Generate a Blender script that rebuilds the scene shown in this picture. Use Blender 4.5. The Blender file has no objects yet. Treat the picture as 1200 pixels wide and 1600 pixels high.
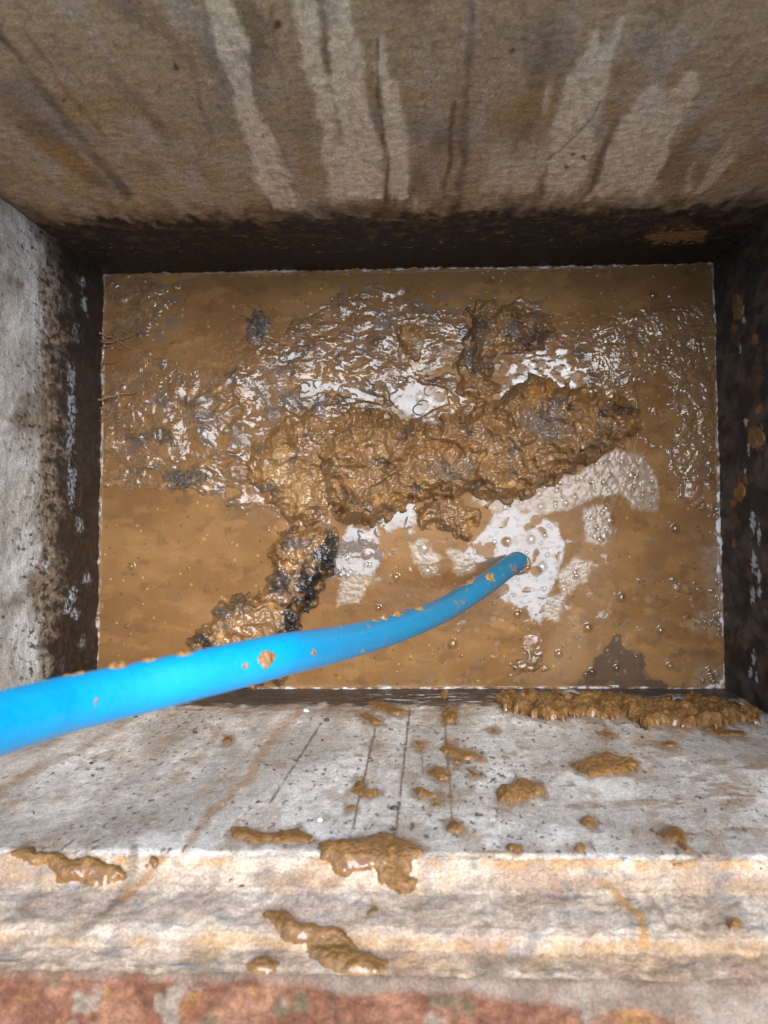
import bpy, math, random
import numpy as np
from mathutils import Matrix, Vector

# ------------------------------------------------------------------ camera / world / sun
scene = bpy.context.scene
COL = scene.collection
F, CX, CY = 1150.0, 600.0, 800.0
NAD = (650.0, 785.0)
CAM_H = 1.0
zc = -np.array([NAD[0]-CX, CY-NAD[1], -F]); zc /= np.linalg.norm(zc)
xc = np.array([1, 0.004, 0.0]); xc -= zc*xc.dot(zc); xc /= np.linalg.norm(xc)
yc = np.cross(zc, xc)
RW = np.array([xc, yc, zc])                      # cam -> world
CAM = np.array([0.0, 0.0, CAM_H])
cd = bpy.data.cameras.new('camera'); cam = bpy.data.objects.new('camera', cd); COL.objects.link(cam)
M4 = Matrix.Identity(4)
for i in range(3):
    for j in range(3): M4[i][j] = RW[i, j]
M4.translation = Vector(CAM)
cam.matrix_world = M4
cd.sensor_fit = 'HORIZONTAL'; cd.sensor_width = 36; cd.lens = F/1200*36
cd.clip_start = 0.01; cd.clip_end = 500
cd.dof.use_dof = True; cd.dof.focus_distance = 0.93; cd.dof.aperture_fstop = 12
scene.camera = cam

world = bpy.data.worlds.new('World'); scene.world = world; world.use_nodes = True
SUN_EL, SUN_AZ = math.radians(71), math.radians(35)   # azimuth measured from +y towards +x
wn = world.node_tree.nodes; wl = world.node_tree.links
sky = wn.new('ShaderNodeTexSky'); sky.sky_type = 'NISHITA'; sky.sun_disc = False
sky.sun_elevation = SUN_EL; sky.sun_rotation = SUN_AZ; sky.air_density = 1.0; sky.dust_density = 2.0; sky.ozone_density = 1.0
bg = wn['Background']; bg.inputs[1].default_value = 0.12
wl.new(sky.outputs[0], bg.inputs[0])
sl = bpy.data.lights.new('sun', 'SUN'); sl.energy = 3.0; sl.angle = math.radians(54); sl.color = (.94, .97, 1)
so = bpy.data.objects.new('sun', sl); COL.objects.link(so)
sd_ = Vector((math.sin(SUN_AZ)*math.cos(SUN_EL), math.cos(SUN_AZ)*math.cos(SUN_EL), math.sin(SUN_EL)))
so.rotation_euler = sd_.to_track_quat('Z', 'Y').to_euler(); so.location = (1, 2, 4)
vs = scene.view_settings; vs.view_transform = 'Standard'; vs.look = 'None'; vs.gamma = 1; vs.use_curve_mapping = False
vs.exposure = 1.35

# ------------------------------------------------------------------ maths helpers
def ray(px, py):
    px = np.asarray(px, float); py = np.asarray(py, float)
    d = np.stack([px-CX, CY-py, -F*np.ones_like(px)], -1)
    return d @ RW.T
def to_plane(px, py, z=0.0):
    d = ray(px, py); t = (z-CAM[2])/d[..., 2]
    return CAM + d*t[..., None]
def project(P):
    q = (P-CAM) @ RW
    return CX+F*q[..., 0]/-q[..., 2], CY-F*q[..., 1]/-q[..., 2]
def at_depth(px, py, depth):                      # depth = vertical distance under the lens
    return to_plane(np.array(float(px)), np.array(float(py)), CAM_H-depth)
def sm(a, b, x):
    t = np.clip((x-a)/(b-a), 0, 1); return t*t*(3-2*t)

def perlin(x, y, seed=0):
    x = np.asarray(x, float); y = np.asarray(y, float)
    xi = np.floor(x).astype(np.int64); yi = np.floor(y).astype(np.int64)
    xf = x-xi; yf = y-yi
    def g(ix, iy):
        h = (ix*374761393 + iy*668265263 + seed*2147483647) & 0xffffffff
        h = ((h ^ (h >> 13))*1274126177) & 0xffffffff
        h = (h ^ (h >> 16)) & 0xffff
        a = h*(2*math.pi/65536); return np.cos(a), np.sin(a)
    u = xf*xf*xf*(xf*(xf*6-15)+10); v = yf*yf*yf*(yf*(yf*6-15)+10)
    a = g(xi, yi); b = g(xi+1, yi); c = g(xi, yi+1); d = g(xi+1, yi+1)
    n00 = a[0]*xf+a[1]*yf; n10 = b[0]*(xf-1)+b[1]*yf
    n01 = c[0]*xf+c[1]*(yf-1); n11 = d[0]*(xf-1)+d[1]*(yf-1)
    return ((n00*(1-u)+n10*u)*(1-v)+(n01*(1-u)+n11*u)*v)*1.5
def fbm(x, y, o=4, seed=0, gain=.5):
    s = 0; a = 1; n = 0
    for i in range(o):
        s = s+a*perlin(x*2**i+i*17.3, y*2**i-i*9.1, seed+i); n += a; a *= gain
    return s/n*1.3
def billow(x, y, o=4, seed=0, gain=.5):
    s = 0; a = 1; n = 0
    for i in range(o):
        s = s+a*np.abs(perlin(x*2**i+i*7.7, y*2**i+i*3.9, seed+i)); n += a; a *= gain
    return s/n*2.2
def sbil(x, y, o=3, seed=0, gain=.5, k=.12):
    s = 0; a = 1; n = 0
    for i in range(o):
        p = perlin(x*2**i+i*7.7, y*2**i+i*3.9, seed+i)
        s = s+a*(np.sqrt(p*p+k*k)-k); n += a; a *= gain
    return s/n*2.4
def worley(x, y, seed=0):
    xi = np.floor(x).astype(np.int64); yi = np.floor(y).astype(np.int64)
    best = np.full(np.shape(x), 9.0)
    for dx in (-1, 0, 1):
        for dy in (-1, 0, 1):
            cx = xi+dx; cy = yi+dy
            h = (cx*73856093 ^ cy*19349663 ^ (seed*83492791+12345)) & 0xffffffff
            h = ((h ^ (h >> 15))*2246822519) & 0xffffffff; h = h ^ (h >> 13)
            fx = (h & 0xffff)/65536.; fy = ((h >> 16) & 0xffff)/65536.
            best = np.minimum(best, (cx+fx-x)**2+(cy+fy-y)**2)
    return np.sqrt(best)
def peb(x, y, seed=0, w=.35):
    """rounded lumps, 0..1"""
    qx = x+w*perlin(x*.9, y*.9, seed+7); qy = y+w*perlin(x*.9+5, y*.9, seed+8)
    return np.clip(1-1.25*worley(qx, qy, seed)**2, -.2, 1)
def psd(poly, x, y):
    """signed distance to a polygon, positive inside"""
    P = np.array(poly, float); x = np.asarray(x, float); y = np.asarray(y, float)
    d = np.full(x.shape, 1e18); ins = np.zeros(x.shape, bool)
    n = len(P)
    for i in range(n):
        ax, ay = P[i]; bx, by = P[(i+1) % n]
        ex, ey = bx-ax, by-ay; L = ex*ex+ey*ey+1e-12
        t = np.clip(((x-ax)*ex+(y-ay)*ey)/L, 0, 1)
        d = np.minimum(d, (x-ax-t*ex)**2+(y-ay-t*ey)**2)
        if ay != by:
            c = ((ay > y) != (by > y)) & (x < (bx-ax)*(y-ay)/(by-ay)+ax); ins ^= c
    d = np.sqrt(d); return np.where(ins, d, -d)
def lsd(line, x, y):
    """distance to a polyline"""
    d = np.full(np.shape(x), 1e18)
    for (ax, ay), (bx, by) in zip(line[:-1], line[1:]):
        ex, ey = bx-ax, by-ay; L = ex*ex+ey*ey+1e-12
        t = np.clip(((x-ax)*ex+(y-ay)*ey)/L, 0, 1)
        d = np.minimum(d, (x-ax-t*ex)**2+(y-ay-t*ey)**2)
    return np.sqrt(d)
def lin(*c):
    c = np.array(c, float)/255.
    return np.where(c <= .04045, c/12.92, ((c+.055)/1.055)**2.4)
def lift(c, k, top=.86):
    c = c*k; return c*np.minimum(1, top/np.maximum(c.max(-1, keepdims=True), 1e-6))
def mix(a, b, f):
    f = np.asarray(f)[..., None]; return a*(1-f)+b*f

# ------------------------------------------------------------------ mesh helpers
def grid_obj(name, P, mat, keep=None, col=None, attrs=None, parent=None, smooth=True, flip=False):
    ny, nx = P.shape[:2]
    idx = np.arange(ny*nx).reshape(ny, nx)
    q = np.stack([idx[:-1, :-1], idx[:-1, 1:], idx[1:, 1:], idx[1:, :-1]], -1)
    if flip: q = q[..., ::-1]
    if keep is not None:
        k = keep[:-1, :-1] & keep[:-1, 1:] & keep[1:, 1:] & keep[1:, :-1]
        q = q[k]
    q = q.reshape(-1, 4)
    used = np.zeros(ny*nx, bool); used[q.ravel()] = True
    remap = np.cumsum(used)-1
    V = P.reshape(-1, 3)[used]; q = remap[q]
    me = bpy.data.meshes.new(name)
    me.vertices.add(len(V)); me.vertices.foreach_set('co', V.astype(np.float32).ravel())
    me.loops.add(len(q)*4); me.loops.foreach_set('vertex_index', q.astype(np.int32).ravel())
    me.polygons.add(len(q)); me.polygons.foreach_set('loop_start', np.arange(0, len(q)*4, 4, dtype=np.int32))
    me.update(calc_edges=True)
    if smooth: me.polygons.foreach_set('use_smooth', np.ones(len(q), bool))
    if col is not None:
        a = me.color_attributes.new('Col', 'FLOAT_COLOR', 'POINT')
        c = np.ones((len(V), 4), np.float32); c[:, :3] = np.clip(np.broadcast_to(col, P.shape).reshape(-1, 3)[used], 0.002, .95)
        a.data.foreach_set('color', c.ravel())
    for k, v in (attrs or {}).items():
        a = me.attributes.new(k, 'FLOAT', 'POINT')
        a.data.foreach_set('value', np.broadcast_to(v, (ny, nx)).reshape(-1)[used].astype(np.float32))
    me.materials.append(mat)
    o = bpy.data.objects.new(name, me); COL.objects.link(o)
    if parent: o.parent = parent
    return o
def raw_obj(name, V, Fc, mat, parent=None, smooth=True):
    me = bpy.data.meshes.new(name); me.from_pydata([tuple(v) for v in V], [], Fc); me.update()
    if smooth: me.polygons.foreach_set('use_smooth', [True]*len(me.polygons))
    me.materials.append(mat); o = bpy.data.objects.new(name, me); COL.objects.link(o)
    if parent: o.parent = parent
    return o
def tag(o, label=None, cat=None, group=None, kind=None):
    if label: o['label'] = label
    if cat: o['category'] = cat
    if group: o['group'] = group
    if kind: o['kind'] = kind
    return o
def tube_arrays(pts, rads, seg=10, wob=0, rnd=None):
    pts = [Vector(p) for p in pts]; V = []; Fc = []
    up = Vector((.13, .2, 1)).normalized()
    for i, p in enumerate(pts):
        t = (pts[min(i+1, len(pts)-1)]-pts[max(i-1, 0)]).normalized()
        a = t.cross(up).normalized(); b = a.cross(t)
        for k in range(seg):
            th = 2*math.pi*k/seg; r = rads[i]*(1+(wob*(rnd.random()-.5) if rnd else 0))
            V.append(p+a*math.cos(th)*r+b*math.sin(th)*r)
    n = len(pts)
    for i in range(n-1):
        for k in range(seg):
            Fc.append((i*seg+k, i*seg+(k+1) % seg, (i+1)*seg+(k+1) % seg, (i+1)*seg+k))
    Fc.append(tuple(range(seg-1, -1, -1))); Fc.append(tuple((n-1)*seg+k for k in range(seg)))
    return V, Fc

# ------------------------------------------------------------------ materials
def new_mat(name):
    m = bpy.data.materials.new(name); m.use_nodes = True
    nt = m.node_tree; return m, nt, nt.nodes['Principled BSDF']
def nnode(nt, t, **kw):
    n = nt.nodes.new(t)
    for k, v in kw.items():
        if k.startswith('i_'): n.inputs[k[2:].replace('_', ' ')].default_value = v
        else: setattr(n, k, v)
    return n
def coord(nt):
    return nnode(nt, 'ShaderNodeTexCoord').outputs['Object']
def noise(nt, scale, detail=6, rough=.6, vec=None):
    n = nnode(nt, 'ShaderNodeTexNoise'); n.inputs['Scale'].default_value = scale
    n.inputs['Detail'].default_value = detail; n.inputs['Roughness'].default_value = rough
    nt.links.new(vec or coord(nt), n.inputs['Vector']); return n.outputs['Fac']
def mrange(nt, src, a, b, c, d):
    n = nnode(nt, 'ShaderNodeMapRange'); nt.links.new(src, n.inputs[0])
    for i, v in enumerate((a, b, c, d)): n.inputs[i+1].default_value = v
    return n.outputs[0]
def math_(nt, op, a, b):
    n = nnode(nt, 'ShaderNodeMath', operation=op)
    for i, v in enumerate((a, b)):
        if isinstance(v, (int, float)): n.inputs[i].default_value = v
        else: nt.links.new(v, n.inputs[i])
    return n.outputs[0]
def cmix(nt, f, a, b, mode='MIX'):
    n = nnode(nt, 'ShaderNodeMix', data_type='RGBA', blend_type=mode)
    for s, v in ((n.inputs['Factor'], f), (n.inputs[6], a), (n.inputs[7], b)):
        if isinstance(v, (int, float)): s.default_value = v
        elif isinstance(v, (tuple, list, np.ndarray)): s.default_value = (*v, 1)
        else: nt.links.new(v, s)
    return n.outputs[2]
def attr(nt, name):
    n = nnode(nt, 'ShaderNodeAttribute', attribute_name=name); return n
def bump(nt, src, dist, strength=1.0, prev=None):
    n = nnode(nt, 'ShaderNodeBump'); n.inputs['Strength'].default_value = strength
    n.inputs['Distance'].default_value = dist; nt.links.new(src, n.inputs['Height'])
    if prev: nt.links.new(prev, n.inputs['Normal'])
    return n.outputs[0]

def mat_concrete():
    m, nt, b = new_mat('stained_concrete'); L = nt.links
    c = attr(nt, 'Col').outputs['Color']; w = attr(nt, 'wet').outputs['Fac']
    g1 = mrange(nt, noise(nt, 520, 4, .75), .3, .7, .58, 1.4)
    g2 = mrange(nt, noise(nt, 120, 6, .7), .3, .7, .85, 1.14)
    g = math_(nt, 'MULTIPLY', g1, g2)
    comb = nnode(nt, 'ShaderNodeCombineColor')
    for i in range(3): L.new(g, comb.inputs[i])
    cc = cmix(nt, 1.0, cmix(nt, 1.0, c, comb.outputs[0], 'MULTIPLY'), (1.0, .95, .87), 'MULTIPLY'); L.new(cc, b.inputs['Base Color'])
    r = mrange(nt, w, 0, 1, .85, .22); L.new(r, b.inputs['Roughness'])
    L.new(mrange(nt, w, 0, 1, .25, .7), b.inputs['Specular IOR Level'])
    n1 = bump(nt, noise(nt, 400, 5, .75), .0032, .9)
    n2 = bump(nt, noise(nt, 90, 6, .6), .004, .5, n1)
    L.new(n2, b.inputs['Normal']); return m
def mat_mud():
    m, nt, b = new_mat('wet_mud'); L = nt.links
    c = attr(nt, 'Col').outputs['Color']
    g = mrange(nt, noise(nt, 260, 5, .65), .3, .7, .72, 1.28)
    comb = nnode(nt, 'ShaderNodeCombineColor')
    for i in range(3): L.new(g, comb.inputs[i])
    L.new(cmix(nt, 1.0, c, comb.outputs[0], 'MULTIPLY'), b.inputs['Base Color'])
    L.new(mrange(nt, noise(nt, 60, 4, .6), .35, .65, .35, .6), b.inputs['Roughness'])
    b.inputs['Specular IOR Level'].default_value = .3
    L.new(mrange(nt, noise(nt, 38, 3, .6), .40, .56, .3, 1), b.inputs['Coat Weight']); b.inputs['Coat Roughness'].default_value = .035; b.inputs['Coat IOR'].default_value = 1.5
    n1 = bump(nt, noise(nt, 330, 4, .6), .0035, .75)
    n2 = bump(nt, noise(nt, 110, 5, .6), .006, .5, n1)
    L.new(n2, b.inputs['Normal']); L.new(bump(nt, noise(nt, 130, 2, .5), .004, .28), b.inputs['Coat Normal']); return m
def mat_water():
    m, nt, b = new_mat('muddy_water'); L = nt.links
    c = attr(nt, 'Col').outputs['Color']; film = attr(nt, 'film').outputs['Fac']; sh = attr(nt, 'sheen').outputs['Fac']
    g = mrange(nt, noise(nt, 420, 4, .7), .3, .7, .88, 1.12)
    comb = nnode(nt, 'ShaderNodeCombineColor')
    for i in range(3): L.new(g, comb.inputs[i])
    L.new(cmix(nt, 1.0, c, comb.outputs[0], 'MULTIPLY'), b.inputs['Base Color'])
    L.new(mrange(nt, film, 0, 1, .04, .16), b.inputs['Roughness'])
    b.inputs['IOR'].default_value = 1.5
    L.new(mrange(nt, sh, 0, 1, .03, .22), b.inputs['Specular IOR Level'])
    b.inputs['Coat Roughness'].default_value = .015; b.inputs['Coat IOR'].default_value = 1.4
    L.new(sh, b.inputs['Coat Weight'])
    nb = nnode(nt, 'ShaderNodeBump'); nb.inputs['Distance'].default_value = .0022
    L.new(noise(nt, 260, 4, .65), nb.inputs['Height']); L.new(mrange(nt, film, 0, 1, .03, .8), nb.inputs['Strength'])
    L.new(nb.outputs[0], b.inputs['Normal']); return m
def mat_plain(name, col, rough=.5, spec=.5, nscale=200, var=.3, bumpd=.001, metallic=0):
    m, nt, b = new_mat(name); L = nt.links
    g = mrange(nt, noise(nt, nscale, 5, .65), .3, .7, 0, 1)
    L.new(cmix(nt, g, tuple(np.array(col)*(1-var)), tuple(np.clip(np.array(col)*(1+var), 0, 1))), b.inputs['Base Color'])
    b.inputs['Roughness'].default_value = rough; b.inputs['Specular IOR Level'].default_value = spec
    L.new(bump(nt, noise(nt, nscale*1.7, 4, .6), bumpd, .7), b.inputs['Normal']); return m
def mat_pipe():
    m, nt, b = new_mat('blue_plastic'); L = nt.links
    d = attr(nt, 'dirt_shade').outputs['Fac']; co = coord(nt)
    n = noise(nt, 45, 6, .65, co); n3 = noise(nt, 190, 4, .6, co)
    k = math_(nt, 'ADD', math_(nt, 'MULTIPLY', n, .75), math_(nt, 'MULTIPLY', n3, .35))
    k = math_(nt, 'ADD', k, math_(nt, 'MULTIPLY', d, .10))
    f = mrange(nt, k, .70, .76, 0, 1)
    film = mrange(nt, d, 0, 1, 0.0, .8)
    blue = cmix(nt, n, (0.0, .245, .47), (0.0, .30, .56))
    c1 = cmix(nt, film, blue, tuple(lin(26, 74, 92)))  # duller blue towards the tip: mud film plus dimmer light, both in the colour
    c2 = cmix(nt, f, c1, tuple(lin(128, 92, 52))); L.new(c2, b.inputs['Base Color'])
    L.new(mrange(nt, n3, .3, .7, .24, .5), b.inputs['Roughness'])
    L.new(bump(nt, k, .002, .5), b.inputs['Normal']); return m
def mat_bubble():
    m, nt, b = new_mat('bubble_film'); L = nt.links
    tr = nnode(nt, 'ShaderNodeBsdfTransparent'); gl = nnode(nt, 'ShaderNodeBsdfGlossy'); gl.inputs['Roughness'].default_value = .03
    tr.inputs[0].default_value = (.97, .95, .92, 1)
    fr = nnode(nt, 'ShaderNodeFresnel'); fr.inputs[0].default_value = 1.7; cap = math_(nt, 'MINIMUM', fr.outputs[0], .22)
    mx = nnode(nt, 'ShaderNodeMixShader'); L.new(cap, mx.inputs[0]); L.new(tr.outputs[0], mx.inputs[1]); L.new(gl.outputs[0], mx.inputs[2])
    L.new(mx.outputs[0], nt.nodes['Material Output'].inputs[0]); return m
def mat_paving():
    m, nt, b = new_mat('rough_paving'); L = nt.links
    n = noise(nt, 3, 8, .7); g = mrange(nt, n, .3, .7, 0, 1)
    L.new(cmix(nt, g, (.09, .083, .075), (.15, .138, .125)), b.inputs['Base Color']); b.inputs['Roughness'].default_value = .9
    L.new(bump(nt, noise(nt, 60, 8, .7), .01, .6), b.inputs['Normal']); return m
CONC, MUD, WATER, PIPE, BUB, PAVE = mat_concrete(), mat_mud(), mat_water(), mat_pipe(), mat_bubble(), mat_paving()
ROOT = mat_plain('wet_root', lin(120, 84, 55), .4)
FIBRE = mat_plain('grey_fibre', lin(92, 82, 72), .35, var=.5)
CHIP = mat_plain('pale_chip', lin(225, 225, 225), .6, var=.1)
SLATE = mat_plain('dark_grit', lin(45, 40, 38), .45)
LEAFM = mat_plain('grey_leaf', lin(104, 98, 88), .3, var=.3)

# ------------------------------------------------------------------ pit frame
RIM = 0.56
cTL, cTR, cBR, cBL = [to_plane(*p) for p in ((163., 429.), (1114., 412.), (1132., 1075.), (152., 1076.))]

class Wall:
    """vertical face over the line a->b; o is measured outwards, profile o(z)"""
    def __init__(s, a, b, prof=None):
        s.a, s.b = a[:2], b[:2]; e = s.b-s.a; s.L = np.linalg.norm(e); s.U = e/s.L
        s.N = np.array([s.U[1], -s.U[0]])           # outward
        c = (cTL+cTR+cBR+cBL)[:2]/4
        if np.dot(s.N, s.a-c) < 0: s.N = -s.N
        s.prof = prof or [(0, -1), (0, 5)]
        s.po = np.array([p[0] for p in s.prof], float); s.pz = np.array([p[1] for p in s.prof], float)
        ds = np.hypot(np.diff(s.po), np.diff(s.pz)); s.ps = np.concatenate([[0], np.cumsum(ds)])
    def at(s, u, z, h=0):                            # z based lookup (profile single valued in z)
        o = np.interp(z, s.pz, s.po)-h
        return np.stack([s.a[0]+s.U[0]*u+s.N[0]*o, s.a[1]+s.U[1]*u+s.N[1]*o, z+0*u], -1)
    def hit(s, px, py):                              # pixel -> (u, z) on this wall
        d = ray(float(px), float(py)); t = np.linspace(.15, 1.15, 4000)/-d[2]
        P = CAM+d*t[:, None]; r = P[:, :2]-s.a; o = r@s.N; u = r@s.U
        k = np.argmax(o >= np.interp(P[:, 2], s.pz, s.po)); return u[k], P[k, 2]

near_prof = [(0, -.12), (0, .469), (.0022, .477), (.014, .490), (.0165, .495), (.018, .534), (.0195, .539), (.026, .546), (.028, .566)]
W_back = Wall(cTL, cTR); W_left = Wall(cTL, cBL); W_right = Wall(cTR, cBR); W_near = Wall(cBL, cBR, near_prof)

def wall_grid(w, du, dz, z0=-.1, z1=RIM, ext=.0):
    nu = int((w.L+2*ext)/du); nz = int((z1-z0)/dz)
    u, z = np.meshgrid(np.linspace(-ext, w.L+ext, nu), np.linspace(z0, z1, nz)); return u, z

# --- back wall
def build_back():
    w = W_back; u, z = wall_grid(w, .0018, .0018)
    P = w.at(u, z); x, y = project(P)
    wx = x+6*fbm(u*60, z*25, 3, 5)+3*fbm(u*300, z*150, 3, 6)
    wy = y+10*fbm(u*30, z*30, 3, 8)
    base = lin(170, 141, 104)
    n = fbm(u*9, z*5, 4, 1); n2 = fbm(u*40, z*12, 4, 2); n3 = fbm(u*160, z*110, 3, 3)
    c = mix(base, lin(176, 154, 130), sm(-.1, .6, n2+.5*n))
    c = mix(c, lin(116, 90, 66), sm(.0, .7, fbm(u*22, z*7, 4, 11))*.75)
    c = mix(c, lin(160, 120, 68), sm(.12, .6, fbm(u*14+3, z*9, 4, 21))*.6*sm(.12, .3, z))
    c = mix(c, lin(134, 120, 104), sm(.2, .6, fbm(u*12+9, z*9, 4, 24))*.6)
    c = mix(c, lin(74, 58, 44), sm(.22, .5, n3)*.3)
    c = c*(1+.22*fbm(u*420, z*420, 2, 4))[..., None]
    pale = np.zeros_like(x)
    polys = [
     [(318, -80), (350, -80), (358, 0), (385, 60), (400, 150), (440, 250), (468, 310), (465, 328), (428, 328), (405, 300), (385, 220), (365, 170), (350, 110), (335, 60)],
     [(445, -80), (480, -80), (492, 0), (500, 50), (508, 110), (515, 60), (508, 20), (512, -60), (540, -60), (548, 15), (560, 60), (572, 130), (590, 200), (602, 312), (515, 318), (505, 260), (490, 160), (478, 110), (455, 0)],
     [(588, 55), (600, 50), (612, 110), (630, 160), (640, 240), (641, 312), (612, 312), (600, 200), (590, 130)],
     [(965, 10), (972, 30), (965, 80), (945, 150), (918, 270), (905, 307), (855, 304), (848, 250), (870, 170), (895, 110), (920, 60), (937, 45), (938, 80), (950, 60)],
     [(1065, 106), (1097, 110), (1090, 140), (1060, 210), (1024, 290), (1000, 306), (925, 304), (945, 240), (965, 190), (985, 170), (1010, 130), (1030, 125), (1040, 150), (1060, 130)],
     [(765, 235), (800, 215), (838, 225), (842, 305), (745, 305)],
     [(1070, 285), (1085, 255), (1080, 300), (1050, 305)], [(850, 130), (862, 130), (855, 180), (848, 170)]]
    wt = [.95, 1, .9, .85, .8, .42, .6, .6]
    for p, k in zip(polys, wt):
        d = psd(p, wx, wy)+9*fbm(u*110, z*16, 5, 40)-1
        m = sm(-5, 7, d)*k*(.72+.28*sm(-.2, .3, fbm(u*40, z*7, 3, 42)))
        m = m*(.5+.5*sm(-.35, .15, fbm(u*150, z*70, 4, 41)))
        pale = np.maximum(pale, m)
    drips = sm(.2, .5, fbm(u*55, z*5, 4, 50))*sm(.19, .23, z)*sm(.42, .25, z)*sm(-.2, .3, fbm(u*8, z*2, 2, 51))
    pale = np.maximum(pale, drips*.5)
    c = mix(c, lin(238, 214, 180), pale)
    for ln, wd, k in [([(738, -60), (735, 60), (728, 200), (716, 320)], 7, .7), ([(710, 160), (704, 230), (694, 310)], 4, .75),
                      ([(-30, 20), (20, 80), (90, 170), (150, 245), (200, 305)], 9, .8), ([(40, 50), (110, 150), (160, 210)], 4, .5),
                      ([(590, 60), (592, 160), (603, 240), (606, 315)], 3, .85), ([(500, 0), (512, 90), (522, 160), (535, 220)], 6, .6),
                      ([(940, 150), (925, 185), (895, 215), (855, 250)], 2.5, .7), ([(965, 190), (945, 230), (922, 300)], 6, .7),
                      ([(425, 20), (435, 100), (452, 180)], 4, .4), ([(300, 100), (330, 220)], 4, .4), ([(520, -60), (518, 30)], 8, .6), ([(820, 0), (822, 130)], 5, .3)]:
        d = lsd(ln, x+5*fbm(u*12, z*18, 3, 62), y)+(2.5+.5*wd)*fbm(u*90, z*24, 4, 60)
        c = mix(c, lin(84, 64, 46), sm(wd*1.5, wd*.1, d)*k*.9*(.6+.4*sm(-.3, .2, fbm(u*30, z*20, 3, 63))))
    for (sx, sy, r) in [(434, 38, 8), (273, 106, 7), (100, 157, 4), (708, 320, 4), (895, 240, 4), (912, 245, 5), (885, 258, 4), (800, 82, 5), (411, 212, 4), (412, 190, 3)]:
        d = np.hypot((x-sx), (y-sy)*.75)+3*fbm(u*200, z*120, 2, 61)
        c = mix(c, lin(60, 42, 26), sm(r, r*.4, d)*.8)
    c = lift(c, 1.3, .88)
    # tide mark
    tb = .190+.012*fbm(u*18, u*0+1, 4, 70)+.03*fbm(u*80, z*40, 5, 71)+.010*np.clip(u/w.L-.55, 0, 1)
    c = mix(c, lin(70, 50, 32), sm(tb+.055, tb-.01, z+.03*fbm(u*24, z*16, 5, 84))*.62)
    t = sm(tb+.016, tb-.026, z)
    brown = mix(lin(46, 31, 18), lin(92, 68, 40), sm(.0, .35, fbm(u*36, z*50, 5, 72)+.25*sm(.12, .17, z)))
    brown = mix(brown, lin(150, 118, 78), sm(.15, .5, fbm(u*26, z*70, 4, 73))*sm(.135, .175, z)*sm(.62, .4, np.abs(u/w.L-.42)*2)*.9)
    c = mix(c, brown, t*.96)
    c = mix(c, lin(40, 27, 16), sm(.0, .3, fbm(u*60, z*60, 5, 79)+.35*sm(.018, .0, np.abs(z-tb+.012)))*t*.9)
    blk = sm(.15, .085, z+.02*fbm(u*25, z*30, 4, 75)+.02*np.abs(u/w.L-.5))
    c = mix(c, lin(17, 12, 8), blk)
    c = mix(c, c*.75, t*.6)
    c = mix(c, lin(150, 115, 70), sm(.42, .55, fbm(u*60, z*170, 4, 76))*sm(.06, .08, z)*sm(.15, .12, z)*.7)
    d = psd([(1000, 370), (1050, 355), (1105, 358), (1100, 378), (1020, 382)], x, y)+14*fbm(u*110, z*200, 3, 77)
    c = mix(c, lin(160, 120, 62), sm(0, 4, d)*.8)
    h = .0008*fbm(u*120, z*120, 4, 80)+.0012*fbm(u*15, z*12, 3, 81)+.0006*pale+.0012*t*fbm(u*170, z*170, 3, 82)
    # corner fillet of silt
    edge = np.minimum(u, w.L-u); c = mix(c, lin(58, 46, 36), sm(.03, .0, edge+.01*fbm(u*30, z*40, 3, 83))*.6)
    P = w.at(u, z, h)
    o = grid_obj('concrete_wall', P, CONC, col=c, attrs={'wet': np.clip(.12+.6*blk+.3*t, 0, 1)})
    tag(o, 'brown stained concrete wall with long pale drip streaks above a black tide band', 'concrete wall')
build_back()

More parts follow.
